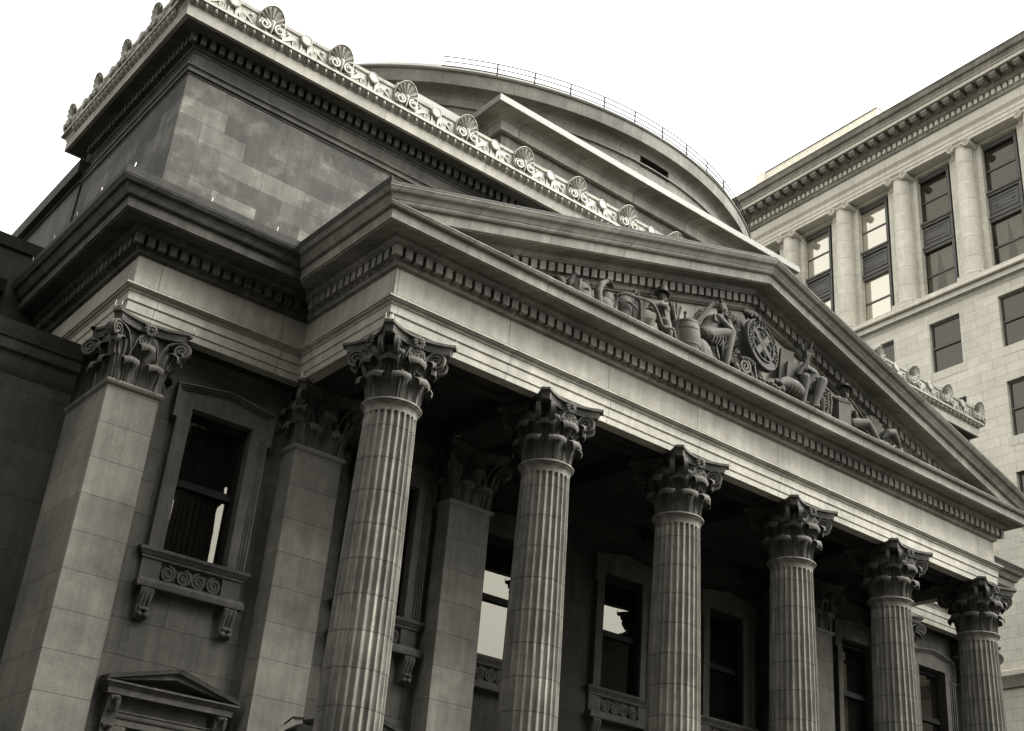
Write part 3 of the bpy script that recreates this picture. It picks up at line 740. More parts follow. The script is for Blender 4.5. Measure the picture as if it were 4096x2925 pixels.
def disc_mesh():
    mb = MB()
    n = 20; ring = lambda r, y: [(r*cos(k*2*pi/n), y, .33+r*sin(k*2*pi/n)) for k in range(n)]
    mb.loft([ring(.135, .05), ring(.135, -.07), ring(.115, -.085), ring(.105, -.075)])
    for x in (-.105, .06): mb.box(x, x+.045, -.035, .06, .02, .24)
    for sg in (-1, 1):
        spiral(mb, (sg*.235, -.015, .11), (-sg, 0, 0), .075, 1.8, wid=.02, thick=.012, n=26, stem=[(sg*.54, -.02, .03), (sg*.44, -.02, .07), (sg*.33, -.02, .155), (sg*.27, -.02, .185)])
        mb.tube([(sg*.30, -.015, .045), (sg*.40, -.02, .05), (sg*.5, -.02, .02)], [.01, .018, .008], 6)
        mb.tube([(sg*.53, -.015, .06), (sg*.50, -.02, .16), (sg*.44, -.02, .25)], .009, 5)
        for a in (0, 1, 2):
            mb.ell((sg*(.43-.03*(a == 1)), -.02, .27+.035*(a == 2)), (.035, .015, .02), 6, 4, Matrix.Rotation(sg*(.5+a*1.1), 3, 'Y'))
    return mb.mesh('roundel', M['cresting'], 42)
DSC = disc_mesh()
STEP = 1.6935; XA = AX0-.46
for i in range(17):
    x = XA+.02+i*(AX1+.46-XA-.04)/16
    o = link('antefix', ANT); o.location = (x, AY0-.535, 18.795); attach(o, cr)
    if i < 16:
        o = link('roundel', DSC); o.location = (x+STEP/2*.967, AY0-.525, 18.82); attach(o, cr)
for i in range(1, 5):
    y = AY0-.5+i*1.56
    o = link('antefix', ANT); o.location = (AX0-.535, y, 18.795); o.rotation_euler.z = -pi/2; attach(o, cr)
for i in range(4):
    o = link('roundel', DSC); o.location = (AX0-.525, AY0-.5+(i+.5)*1.56, 18.82); o.rotation_euler.z = -pi/2; attach(o, cr)
mb = MB(); mb.box(AX0-.2, AX1+.2, AY0-.2, AY1+.2, 18.6, 18.9); part('attic_roof', mb, M['roof'], bank)
# --- upper block
BX0, BX1, BY = 3.90, 14.10, 3.08
mb = MB(); mb.box(BX0, BX1, BY, 6.5, 18.5, 20.62)
part('upper_block', mb, M['block'], bank)
bp_ = [(BX0, 6.5), (BX0, BY), (BX1, BY), (BX1, 6.5)]
mb = MB(); mb.sweep(bp_, [(-.2, 20.50), (.10, 20.505), (.11, 20.51), (.115, 20.79), (.13, 20.80)] + arc(.13, 20.80, .44, 20.97, 6, False) + [(.45, 20.98), (-.2, 20.985)]); part('upper_block_cornice', mb, M['cornice'], bank, 35)
mb = MB(); mb.sweep(bp_, [(-.3, 20.986), (.475, 20.986), (.48, 21.0), (.48, 21.175), (.42, 21.19), (-.3, 21.26)]); part('upper_block_coping', mb, M['coping'], bank)
mb = MB(); mb.box(BX0, BX1, BY, 6.5, 20.9, 21.2); part('upper_block_roof', mb, M['roof'], bank)
mb = MB(); mb.box(1.6, 3.9, 4.4, 6.4, 18.5, 21.2); part('side_block', mb, M['block'], bank)
mb = MB(); mb.box(1.5, 3.95, 4.3, 6.5, 21.2, 21.40); part('side_block_coping', mb, M['coping'], bank)
# --- rotunda
DX, DY = 9.0, 13.2
V0, V1, VZ0, VZ1 = radians(-92.5), radians(-86.3), 21.90, 22.26
mb = MB(); R_ = 10.12
for a, b, n in ((-pi, V0, 76), (V1, 0, 74)): mb.lathe([(R_, 18), (R_, VZ0), (R_, VZ1), (R_, 22.32)], n, DX, DY, a, b)
mb.lathe([(R_, 18), (R_, VZ0), (9.5, VZ0-.01), (9.5, VZ1+.01), (R_, VZ1), (R_, 22.32)], 8, DX, DY, V0, V1)
for v in (V0, V1): mb.add([(DX+r*cos(v), DY+r*sin(v), z) for r, z in ((R_, VZ0), (9.5, VZ0), (9.5, VZ1), (R_, VZ1))], [(0, 1, 2, 3)])
part('rotunda_wall', mb, M['drum'], bank, 30)
mb = MB(); mb.lathe([(10.0, 21.96), (10.17, 21.97), (10.17, 22.0), (10.10, 22.02)], 160, DX, DY, -pi, 0)
mb.lathe([(10.0, 22.30)]+[(10.12+.21*(1-cos(t)), 22.30+.19*sin(t)) for t in [i*pi/12 for i in range(7)]]+[(10.36, 22.50), (10.37, 22.89), (10.40, 22.90), (10.41, 22.935), (10.3, 22.94)], 160, DX, DY, -pi, 0); part('rotunda_cornice', mb, M['drumfascia'], bank, 30)
mb = MB(); mb.lathe([(10.33, 22.93), (10.33, 23.035), (10.0, 23.05), (9.9, 22.9)], 160, DX, DY, -pi, 0); part('rotunda_parapet', mb, M['drumtop'], bank, 30)
mb = MB(); Rd = 9.9
mb.lathe([(Rd*cos(t), 22.9+Rd*.32*sin(t)) for t in [i*pi/2/16 for i in range(17)]], 96, DX, DY); part('dome', mb, M['roof'], bank, 30)
mb = MB()
a0 = -35.7
RA = [(-33.2)+5.7*i for i in range(17)]
def dp(a, z, r=10.30): return (DX+r*sin(radians(a)), DY-r*cos(radians(a)), z)
for z in (23.12, 23.275, 23.435): mb.tube([dp(a0+i*1.9, z) for i in range(50)], .015, 6)
for a in RA[1:]: mb.tube([dp(a, 23.0), dp(a, 23.44)], .02, 6)
part('railing', mb, M['iron'], bank)
for i in range(4):
    mb = MB(); mb.tube([(DX+9.7*sin(radians(-2.4+k*1.5)), DY-9.7*cos(radians(-2.4+k*1.5)), 21.96+i*.085) for k in range(5)], .02, 4); part('vent_bar', mb, M['iron'], bank)
# --- lower side range behind the attic (left)
mb = MB(); mb.box(-4.10, 2, 8.3, 40, 12, 17.6); part('side_range_wall', mb, M['atticm'], bank)
mb = MB(); mb.sweep([(-4.10, 40), (-4.10, 8.25), (2, 8.25)], [(-.2, 17.55), (.03, 17.55), (.05, 17.57), (.06, 17.62), (.2, 17.63), (.21, 17.98), (-.2, 18.0)]); part('side_range_parapet', mb, M['annex'], bank)
mb = MB(); mb.box(-3.0, 22, 8.2, 60, 14, 17.5); part('main_roof', mb, M['roof'], bank)
mb = MB(); mb.box(-4.16, -4.09, 10.6, 10.95, 14.9, 15.35); mb.tube([(-4.2, 10.75, 15.0), (-4.26, 10.75, 15.2)], .05, 8); part('roof_vent', mb, M['iron'], bank)
# thin spikes along the wing gutter
mb = MB()
for x in (-4.85, -3.3, -1.9): mb.tube([(x, 1.99, 14.39), (x+.01, 1.98, 14.52)], .008, 5)
for y in (3.2, 4.4, 5.6, 6.8): mb.tube([(-4.97, y, 14.39), (-4.98, y, 14.5)], .008, 5); mb.tube([(-4.97, y-.3, 14.43), (-4.95, y-.1, 14.47), (-4.97, y+.25, 14.43)], .006, 5)
part('gutter_spikes', mb, M['wire'], bank)


# ================================================================== ANNEX on the left
annex = thing('annex_building', (-12, 9, 0), 'stone annex, vignette darkening in its colour, joined to the left side of the bank', 'building')
mb = MB(); mb.box(-30, -4.08, 4.8, 7.84, 0, 11.2); part('annex_wall', mb, M['annex'], annex)
mb = MB(); mb.sweep([(-30, 4.8), (-4.09, 4.8)], [(-.3, 11.0), (.0, 11.0), (.02, 11.03), (.05, 11.12), (.06, 11.14), (.07, 11.3)]+arc(.07, 11.3, .15, 11.42, 4, False)+[(.16, 11.45), (.16, 11.62), (.2, 11.64), (.21, 11.67), (-.3, 11.70)]); part('annex_cornice', mb, M['annex'], annex, 35)
mb = MB(); mb.sweep([(-30, 4.8), (-4.09, 4.8)], [(-.3, 11.701), (.12, 11.701), (.12, 12.0), (-.3, 12.0)]); part('annex_parapet', mb, M['flash'], annex)
mb = MB(); mb.box(-30, -4.11, 7.86, 9.4, 11.3, 15.05); part('upper_wall', mb, M['annex'], annex)
mb = MB(); mb.box(-30, -4.112, 7.80, 9.5, 15.051, 15.33); part('coping', mb, M['flash'], annex)
mb = MB(); mb.tube([(-5.28, 7.74, 12.2), (-5.28, 7.74, 13.9)], .06, 8); mb.box(-5.4, -5.16, 7.62, 7.85, 13.9, 14.2); part('downpipe', mb, M['iron'], annex)

# ================================================================== OFFICE BLOCK across the lane (local: x = u toward the camera, y = inward, z up)
NA = math.atan(.0495)
off = thing('office_building', (34, 14, 0), 'pale stone office block with Ionic columns and heavy bracketed cornice beyond the bank', 'building', rz=-pi/2-NA)
OM = WM(off)
def loc(u, d, z): return OM @ Vector((u, d, z))
def opart(name, mb, mat=None, parent=off, smooth=None):
    """parts are modelled in the local frame of the office block"""
    me = mb if isinstance(mb, bpy.types.Mesh) else mb.mesh(name, mat, smooth)
    o = bpy.data.objects.new(name, me); COL.objects.link(o); o.parent = parent; return o
PI_ = 3.55; C0 = 5.70           # column pitch and one column axis
cols = [C0+PI_*k for k in range(-4, 4)]
wins = [C0-PI_/2+PI_*k for k in range(-4, 5)]
U0, U1 = -16, 24
fnw = lambda u, v, d: (u, d, v)
# lower wall with square-headed windows
hs = []
rows = [(27.66, 30.14), (23.57, 26.07), (19.5, 22.0), (15.4, 17.9)]
for c in wins:
    for a, b in rows: hs.append((c-.80, c+.80, a, b))
mb = MB(); mb.holes(U0, U1, 14.2, 30.72, hs, fnw, .32); opart('office_wall', mb, M['nstone'])
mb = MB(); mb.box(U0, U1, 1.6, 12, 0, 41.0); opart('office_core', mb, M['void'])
hs = [(c-1.0, c+1.0, 5.5, 12.8) for c in wins]
mb = MB(); mb.holes(U0, U1, 0, 13.6, hs, lambda u, v, d: (u, d+.05, v), .3); opart('ground_floor_wall', mb, M['nstone'])
mb = MB(); mb.sweep([(U1, 0), (U0, 0)][::-1], [(-.3, 13.55), (.05, 13.55), (.30, 13.9), (.34, 13.92), (.34, 14.1), (.1, 14.2), (-.3, 14.25)]); opart('lower_string_course', mb, M['nsmooth'], off, 35)
for c in wins:
    for a, b in rows[:3]:
        s = MB(); s.box(c-.80, c-.73, .16, .24, a, b); s.box(c+.73, c+.80, .16, .24, a, b); s.box(c-.73, c+.73, .16, .24, b-.10, b); s.box(c-.73, c+.73, .16, .24, a, a+.09); s.box(c-.73, c+.73, .13, .22, (a+b)/2-.05, (a+b)/2+.05)
        w = opart('window', s, M['nmetal'])
        g = MB(); g.box(c-.74, c+.74, .20, .205, a+.05, b-.05); opart('pane', g, M['nglass'], w)
        q = MB(); q.box(c-.95, c+.95, -.015, .1, a-.40, a-.003); opart('sill', q, M['nsmooth'], w)
# measured on the wall plane, moved to the depth they stand at: d>0 inward
UC = 31.7
def sz(d, z): return 1.6+(z-1.6)*(1+d/44.6)
def su(d, u): return UC+(u-UC)*(1+d/44.6)
def swp(prof): return [(o, sz(-o, z)) for o, z in prof]
mb = MB(); mb.sweep([(U0, 0), (U1, 0)], swp([(-.9, 30.70), (.02, 30.70), (.04, 30.74)]+arc(.04, 30.76, .14, 30.95, 5, False)+[(.16, 30.97), (.16, 31.02), (.26, 31.03), (.26, 31.32), (.28, 31.34)]+[(.34+.09*sin(t), 31.47-.10*cos(t)) for t in [i*pi/8 for i in range(9)]]+[(.34, 31.60), (.34, 31.66), (.2, 31.68), (-.9, 31.68)])); opart('string_course', mb, M['nsmooth'], off, 35)
DC, DW, DG = .30, .55, .86       # depth of the column axes, of the piers and of the glass
wz = lambda z: sz(DG, z)
zs0 = sz(-.3, 31.66)
hs = [(su(DW, c)-.95, su(DW, c)+.95, zs0, wz(38.0)) for c in wins]
mb = MB(); mb.holes(U0-1, U1, 30.8, 39.6, hs, lambda u, v, d: (u, DW+d, v), .28); opart('colonnade_wall', mb, M['nbrick'])
def ionic():
    mb = MB(); R = lambda t: .455-.055*t**1.6
    z0, z1 = zs0+.42, sz(DC, 38.30)
    mb.lathe([(R(i/16), z0+(z1-z0)*i/16) for i in range(17)], 40)
    mb.lathe([(.40, z1-.001), (.41, z1+.01), (.435, z1+.03), (.435, z1+.06), (.40, z1+.08), (.40, z1+.10), (.46, z1+.15), (.48, z1+.20), (.3, z1+.21)], 40)
    sh = mb.mesh('colonnade_shaft', M['ncol'], 45); cp_ = MB()
    for s in (-1, 1):
        for yy in (-.40, .20):
            spiral(cp_, (s*.45, yy, z1+.14), (-s, 0, 0), .19, 2.2, wid=.07, thick=.024, n=36)
        cp_.tube([(s*.45, -.38, z1+.14), (s*.45, -.15, z1+.14), (s*.45, .0, z1+.14), (s*.45, .2, z1+.14)], [.17, .14, .13, .17], 16)
    ze = 38.848
    cp_.box(-.47, .47, -.42, .24, z1+.22, z1+.30); cp_.box(-.50, .50, -.47, .26, z1+.305, ze)
    for k in (-2, -1, 0, 1, 2): cp_.ell((k*.13, -.43, z1+.16), (.05, .04, .07), 8, 6)
    bs = MB(); bs.lathe([(.3, z0-.20)]+[(.49+.065*sin(t), z0-.12-.065*cos(t)) for t in [i*pi/8 for i in range(9)]]+[(.47, z0-.03), (.46, z0), (.455, z0+.06)], 36)
    bs.box(-.57, .57, -.57, .2, zs0-.005, z0-.19)
    return sh, cp_.mesh('ionic_capital', M['ncol'], 40), bs.mesh('column_base', M['ncol'], 40)
ISH, ICP, IBS = ionic()
for u in cols:
    c = opart('column', ISH); c.location = (su(DC, u), DC, 0)
    opart('ionic_capital', ICP, None, c); opart('column_base', IBS, None, c)
for u in cols:
    uu = su(DW, u)
    for s in (-1, 1):
        mb = MB(); a, b = sorted((uu+s*.40, uu+s*.60)); mb.box(a, b, DW-.10, DW+.05, zs0, 38.5); mb.box(a-.03*(s < 0), b+.03*(s > 0), DW-.13, DW+.05, 38.5, 38.86)
        opart('pier_strip', mb, M['nbrick'])
# entablature
mb = MB(); mb.sweep([(U0, 0), (U1, 0)], [(-.62, 38.85), (.0, 38.85), (.0, 39.02), (.03, 39.03), (.03, 39.22), (.06, 39.24), (.06, 39.42), (.08, 39.44)]+cyma(.08, 39.44, .16, 39.57, 5)+[(.18, 39.575), (.18, 39.61), (.02, 39.66), (-.62, 39.66)]); opart('architrave', mb, M['nsmooth'], off, 35)
mb = MB(); mb.box(U0, U1, -.02, .6, 39.661, 40.23); opart('frieze', mb, M['nsmooth'])
mb = MB(); mb.sweep([(U0, 0), (U1, 0)], swp([(-.4, 40.24), (.03, 40.24)]+arc(.04, 40.26, .14, 40.50, 5)+[(.15, 40.52), (.15, 40.86), (.24, 40.88), (.25, 40.92)]+arc(.26, 40.95, .34, 41.12, 4)+[(.36, 41.15), (.36, 41.9), (.40, 42.0), (.88, 42.0), (.89, 41.98), (.94, 42.0)])+[(-.4, sz(-.94, 42.02))])
oc = opart('cornice', mb, M['ncorn'], off, 35)
mb = MB(); mb.sweep([(U0, 0), (U1, 0)], [(.90, sz(-.94, 41.985))]+swp([(.95, 41.985), (.95, 42.19), (.97, 42.21)]+arc(.97, 42.22, 1.03, 42.31, 4))+[(-.4, sz(-1.03, 42.31))]); opart('corona', mb, M['nsmooth'], off, 35)
mb = MB(); mb.sweep([(U0, 0), (U1, 0)], [(-.4, sz(-1.03, 42.315))]+swp([(1.04, 42.315), (1.05, 42.34)]+cyma(1.05, 42.34, 1.27, 42.98, 8)+[(1.29, 42.99), (1.29, 43.05)])+[(-.4, sz(-1.29, 43.1))]); opart('sima', mb, M['ncorn'], off, 35)
n = int((U1-U0)/.31)
mb = MB()
for i in range(n): mb.box(U0+i*.31, U0+i*.31+.19, -.235, -.13, sz(-.2, 40.58), sz(-.2, 40.83))
opart('dentil_band', mb, M['nsmooth'])
mb = MB(); pf = [(-.35, 41.98), (-.86, 41.98), (-.86, 41.70), (-.83, 41.66), (-.80, 41.56), (-.70, 41.46), (-.50, 41.40), (-.35, 41.22)]
mb.prism([(a, sz(a, z)) for a, z in pf], lambda a, b, c: (c, a, b), -.17, .17); mb.box(-.20, .20, -.885, -.34, sz(-.86, 41.86), sz(-.86, 41.975)); mb.box(-.185, .185, -.875, -.80, sz(-.86, 41.70), sz(-.86, 41.76))
MOD = mb.mesh('modillion', M['ncorn'])
for i in range(64):
    o = opart('modillion', MOD, None, oc); o.location = (U0+.25+i*.627, 0, 0)
ztop = sz(-1.29, 43.05)
mb = MB(); mb.box(U0, U1, -1.31, 4, ztop+.002, ztop+.035); opart('gutter_edge', mb, M['iron'])
mb = MB(); mb.box(U0, U1, -1.27, 12, ztop+.036, ztop+.10); opart('roof', mb, M['panel'])
# windows between the columns: two storeys with bronze spandrel
for i, c0 in enumerate(wins):
    c = su(DG, c0); g0 = DG-.02; s = MB(); Y = DG-.29
    for sg in (-1, 1):
        a, b = sorted((c+sg*.96, c+sg*.84)); s.box(a, b, Y+.12, Y+.34, zs0, wz(37.95)); a, b = sorted((c+sg*.84, c+sg*.77)); s.box(a, b, Y+.20, Y+.36, zs0, wz(37.95))
    s.box(c-.84, c+.84, Y+.16, Y+.36, wz(37.74), wz(37.95)); s.box(c-.77, c+.77, Y+.25, Y+.33, wz(36.53), wz(36.60)); s.box(c-.77, c+.77, Y+.25, Y+.33, wz(32.50), wz(32.58)); s.box(c-.77, c+.77, Y+.22, Y+.36, zs0, wz(31.5))
    s.box(c-.90, c+.90, Y+.06, Y+.36, wz(35.30), wz(35.40)); s.box(c-.88, c+.88, Y+.12, Y+.36, wz(35.18), wz(35.298)); s.box(c-.84, c+.84, Y+.22, Y+.36, wz(34.10), wz(35.178))
    for a, b, e, f in ((c-.74, c+.74, 35.0, 35.08), (c-.74, c+.74, 34.26, 34.34), (c-.74, c-.66, 34.342, 34.998), (c+.66, c+.74, 34.342, 34.998)): s.box(a, b, Y+.185, Y+.22, wz(e), wz(f))
    for a, b, e, f in ((c-.56, c+.56, 34.86, 34.89), (c-.56, c+.56, 34.46, 34.49)): s.box(a, b, Y+.20, Y+.22, wz(e), wz(f))
    if i >= 5:
        for sg in (-1, 1): s.ell((c+sg*.44, Y+.205, wz(34.68)), (.09, .03, .10), 8, 6); s.box(c+sg*.44-.11, c+sg*.44+.11, Y+.195, Y+.22, wz(34.65), wz(34.71))
    s.box(c-.90, c+.90, Y+.10, Y+.36, wz(33.98), wz(34.098)); s.box(c-.88, c+.88, Y+.15, Y+.36, wz(33.82), wz(33.978))
    w = opart('window', s, M['nmetal']); bright = i <= 3
    for z0, z1 in ((wz(35.40), wz(37.74)), (zs0, wz(33.82))):
        g = MB(); g.box(c-.78, c+.78, Y+.29, Y+.296, z0, z1); opart('pane', g, M['nbright'] if bright else M['nclear'], w)
# penthouse
pz = sz(2.0, 43.68); pu0, pu1 = su(2., -7.42), su(2., .85)
mb = MB(); mb.box(pu0+.6, pu1, 2.0, 5, 41.0, pz); 
for i in range(14): mb.box(pu0+.9+i*.58, pu0+.912+i*.58, 1.985, 2.01, 42.6, pz-.1)
ph = opart('penthouse', mb, M['panel']); mb = MB(); mb.box(pu0, pu0+.6, 1.8, 5, 41, pz+.02); opart('penthouse_end', mb, M['panel'], ph)
mb = MB(); mb.box(pu0+.55, pu1+.05, 1.95, 5.05, pz, pz+.06); opart('penthouse_trim', mb, M['nmetal'], ph)
# curtains and blinds hanging inside the office windows (things of their own)
def curtain_mesh(c, top, bot, side, z0, z1, d=.93):
    """one gathered curtain: top edge (u0,u1), bottom edge (u0,u1)"""
    mb = MB(); nu, nv = 40, 14; vs = []
    for j in range(nv+1):
        t = j/nv; a = top[0]+(bot[0]-top[0])*t**.8; b = top[1]+(bot[1]-top[1])*t**.8
        for i in range(nu+1):
            s = i/nu; vs.append((a+(b-a)*s, d+.012*sin(s*38), z1+(z0-z1)*t))
    n = nu+1; mb.add(vs, [(j*n+i, j*n+i+1, (j+1)*n+i+1, (j+1)*n+i) for j in range(nv) for i in range(nu)])
    return mb
def hang(name, mb, mat, label, cat, group=None):
    vs = [tuple(OM @ Vector(v)) for v in mb.v]; m2 = MB(); m2.v = vs; m2.f = mb.f
    return tag(link(name, m2.mesh(name, mat, 60)), label, cat, group)
cA, cB = su(.93, wins[4]), su(.93, wins[5])
CZ0, CZ1 = zs0, wz(33.8)
hang('curtain', curtain_mesh(cA, (cA-.75, cA-.05), (cA-.75, cA-.30), -1, CZ0, CZ1), M['curtain'], 'white tied-back curtain, left half of the pair in the third lower window of the colonnade', 'curtain', 'curtains in the office windows')
hang('curtain', curtain_mesh(cA, (cA-.02, cA+.75), (cA+.40, cA+.75), 1, CZ0, CZ1), M['curtain'], 'white tied-back curtain, right half of the pair in the third lower window of the colonnade', 'curtain', 'curtains in the office windows')
hang('curtain', curtain_mesh(cB, (cB-.75, cB+.0), (cB-.42, cB-.12), -1, CZ0, CZ1), M['curtain'], 'white curtain gathered left in the lower window at the right edge of the photo', 'curtain', 'curtains in the office windows')
hang('curtain', curtain_mesh(cB, (cB+.0, cB+.75), (cB+.45, cB+.75), 1, CZ0, CZ1), M['curtain'], 'white curtain gathered right in the lower window at the right edge of the photo', 'curtain', 'curtains in the office windows')
def blind(c, label):
    mb = MB()
    for i in range(21):
        u = c-.72+i*.072
        mb.box(u, u+.034, .92, .935, wz(35.42), wz(37.70))
    hang('vertical_blind', mb, M['nmetal'] if False else M['blind2'], label, 'blind', 'vertical blinds in the office windows')
M['blind2'] = plain('grey_blind', .35, .8)
blind(cA, 'grey vertical slat blind in the upper window above the tied-back curtains')
blind(cB, 'grey vertical slat blind in the upper window at the right edge of the photo')

# ================================================================== unseen blocks added behind the camera to hide the low sky and shape reflections
def sky_blocker(name, x0, x1, y0, y1, h, label):
    t = thing(name, ((x0+x1)/2, (y0+y1)/2, 0), label, 'building')
    hs = []; fl = 3.8
    nx = int((x1-x0-2)/3.2)
    for i in range(nx):
        for j in range(int((h-2)/fl)): hs.append((x0+1.6+i*3.2, x0+3.0+i*3.2, 1.2+j*fl, 3.5+j*fl))
    mb = MB(); mb.holes(x0, x1, 0, h, hs, lambda u, v, d: (u, y1-d, v), .3); mb.box(x0, x1, y0, y1-.6, 0, h-.1)
    part('wall', mb, M['blocker'], t)
    g = MB()
    for a, b, c, d in hs: g.box(a, b, y1-.30, y1-.28, c, d)
    part('window_glazing', g, M['blocker_glass'], t)
    mb = MB(); mb.sweep([(x1, y0), (x1, y1), (x0, y1), (x0, y0)], [(-.5, h-.6), (.1, h-.6), (.3, h-.2), (.6, h), (.6, h+.25), (-.5, h+.3)]); part('cornice', mb, M['blocker'], t)
BLOCKERS = [('sky_blocker_building', -75, 13, -62, -34, 38, 'added tall dark stone block behind the viewer, hiding the low sky'), ('sky_blocker_building', 14, 54, -90, -66, 17, 'added low stone block behind the viewer, leaving sky for window reflections'),
       ('sky_blocker_building', 56, 110, -62, -34, 30, 'added stone block behind the viewer, right of the gap, hiding the low sky')]
for a in BLOCKERS: sky_blocker(*a)

# ================================================================== SCULPTURES standing on the pediment ledge
SY = -.58; SZ = 14.075
def carve(name, mb, label, cat, group=None, vox=.013, parent=None, it=2):
    me = mb.mesh(name, M['sculpt'], None, weld=True)
    o = link(name, me, parent)
    r = o.modifiers.new('remesh', 'REMESH'); r.mode = 'VOXEL'; r.voxel_size = vox; r.use_smooth_shade = True
    s = o.modifiers.new('smooth', 'SMOOTH'); s.iterations = it; s.factor = .5
    if label: tag(o, label, cat, group)
    return o
def plainpart(name, mb, parent, smooth=40):
    o = link(name, mb.mesh(name, M['sculpt'], smooth)); attach(o, parent); return o
GP = 'carved group in the pediment'
def hand(mb, P, d, up, s=.8, curl=.5):
    """palm and five separate curled fingers at P pointing along d"""
    P = Vector(P); d = Vector(d).normalized(); up = Vector(up); up = (up-d*up.dot(d)).normalized(); sd = d.cross(up)
    mb.ell(P+d*.04*s, (.045*s, .045*s, .032*s), 10, 6)
    for i, (k, L) in enumerate(((-.032, .075), (-.011, .088), (.011, .082), (.032, .062))):
        a = P+d*.07*s+sd*k*s; b = a+(d*(1-curl*.5)-up*curl*.6).normalized()*L*.55*s; c = b+(d*(1-curl)-up*curl*1.2).normalized()*L*.5*s
        mb.cap(a, b, .0115*s, .011*s, 8); mb.cap(b, c, .011*s, .0095*s, 8)
    a = P+d*.02*s-sd*.038*s; b = a+(d*.6-sd*.7).normalized()*.05*s; mb.cap(a, b, .014*s, .012*s, 8); mb.cap(b, b+(d-up*curl*.5).normalized()*.035*s, .012*s, .010*s, 8)
def head(mb, P, face, s=.8, tilt=0, beard=False, hair=True):
    """head centred at P looking along face"""
    s *= 1.14; P = Vector(P); F = Vector(face).normalized(); U = Vector((0, 0, 1)); U = (U+F*tilt).normalized(); F = (F-U*F.dot(U)).normalized(); S = F.cross(U)
    Mx = Matrix((S, F, U)).transposed()
    def q(x, y, z): return P+S*x*s+F*y*s+U*z*s
    mb.ell(q(0, -.012, .03), (.080*s, .098*s, .105*s), 14, 10, Mx)      # skull
    mb.ell(q(0, .025, -.055), (.058*s, .066*s, .070*s), 12, 8, Mx)      # jaw
    mb.ell(q(0, .075, -.105), (.026*s, .022*s, .022*s), 8, 6, Mx)       # chin
    mb.tube([q(0, .080, .035), q(0, .108, -.012), q(0, .118, -.032), q(0, .088, -.043)], [.012*s, .015*s, .019*s, .012*s], 8)
    mb.tube([q(-.05, .07, .042), q(0, .092, .046), q(.05, .07, .042)], [.012*s, .016*s, .012*s], 8)   # brow
    for e in (-1, 1):
        mb.ell(q(e*.031, .078, .020), (.013*s, .010*s, .009*s), 8, 6)
        mb.ell(q(e*.045, .062, -.022), (.022*s, .020*s, .020*s), 8, 6)
        mb.ell(q(e*.081, -.005, -.005), (.012*s, .022*s, .034*s), 8, 6, Mx)
    mb.ell(q(0, .092, -.064), (.026*s, .014*s, .009*s), 8, 6, Mx); mb.ell(q(0, .088, -.080), (.022*s, .013*s, .009*s), 8, 6, Mx)
    mb.cap(q(0, -.02, -.07), q(0, -.035, -.19), .052*s, .060*s)
    if hair:
        mb.ell(q(0, -.030, .055), (.090*s, .098*s, .092*s), 12, 8, Mx)
        for k in range(7): a = -1.2+k*.4; mb.cap(q(.085*sin(a), -.03-.085*cos(a), .02), q(.08*sin(a), -.02-.085*cos(a), -.08), .022*s, .016*s, 8)
    if beard:
        for k in range(5): mb.cap(q((k-2)*.024, .07, -.09), q((k-2)*.016, .075, -.17), .020*s, .010*s, 8)
    return q
def limb(mb, a, b, c, r, n=12):
    r = [q*1.15 for q in r]
    mb.cap(a, b, r[0], r[1], n); mb.cap(b, c, r[1]*1.02, r[2], n)
    m = Vector(b); mb.ell(m, r[1]*1.05, 10, 6)
def torso(mb, hip, chest, neck, w, d, W):
    """lofted trunk; W = shoulder axis"""
    hip, chest, neck = Vector(hip), Vector(chest), Vector(neck); W = Vector(W).normalized(); rings = []; w *= 1.22; d *= 1.2
    for t, k, e in ((-.12, .62, .7), (0, .92, 1.0), (.25, .82, .92), (.55, .86, .96), (.8, 1.0, 1.06), (.95, .95, .85), (1.06, .62, .6), (1.15, .3, .35)):
        P = hip.lerp(chest, min(t/.8, 1)) if t <= .8 else chest.lerp(neck, (t-.8)/.35)
        ax = (neck-hip).normalized(); D = ax.cross(W).normalized()
        rings.append([P+W*cos(a*pi/10)*w*k+D*sin(a*pi/10)*d*e for a in range(20)])
    mb.loft(rings)

# 1 heap of goods at the far left end
mb = MB()
for i in range(14):
    a = random.uniform(0, 6.3); mb.ell((3.22+.13*cos(a), SY+random.uniform(-.1, .15), SZ+.12+random.uniform(0, .33)), (random.uniform(.05, .1), .07, random.uniform(.05, .12)), 9, 6)
mb.cap((3.28, SY-.1, SZ+.35), (3.36, SY-.15, SZ+.56), .06, .05); mb.ell((3.40, SY-.18, SZ+.58), (.08, .05, .04), 8, 6); mb.box(2.95, 3.4, SY-.12, SY+.2, SZ-.02, SZ+.2)
carve('carved_heap', mb, 'carved heap with a birdlike top at the far left end of the pediment', 'sculpture', GP)
# 2 domed bale with straps
mb = MB(); mb.ell((3.66, SY, SZ+.20), (.30, .24, .40), 18, 12)
b = carve('carved_bale', mb, 'round topped carved bale bound with a flat strap, left end of the pediment', 'sculpture', GP)
mb = MB(); mb.tube([(3.66+.305*cos(t)*.55, SY-.245*abs(cos(t))*.6-.03, SZ+.20+.41*sin(t)) for t in [pi*.05+i*pi*.9/14 for i in range(15)]], .028, 6); mb.tube([(3.38, SY-.1, SZ+.28), (3.66, SY-.25, SZ+.34), (3.93, SY-.1, SZ+.28)], .02, 6); plainpart('strap', mb, b)
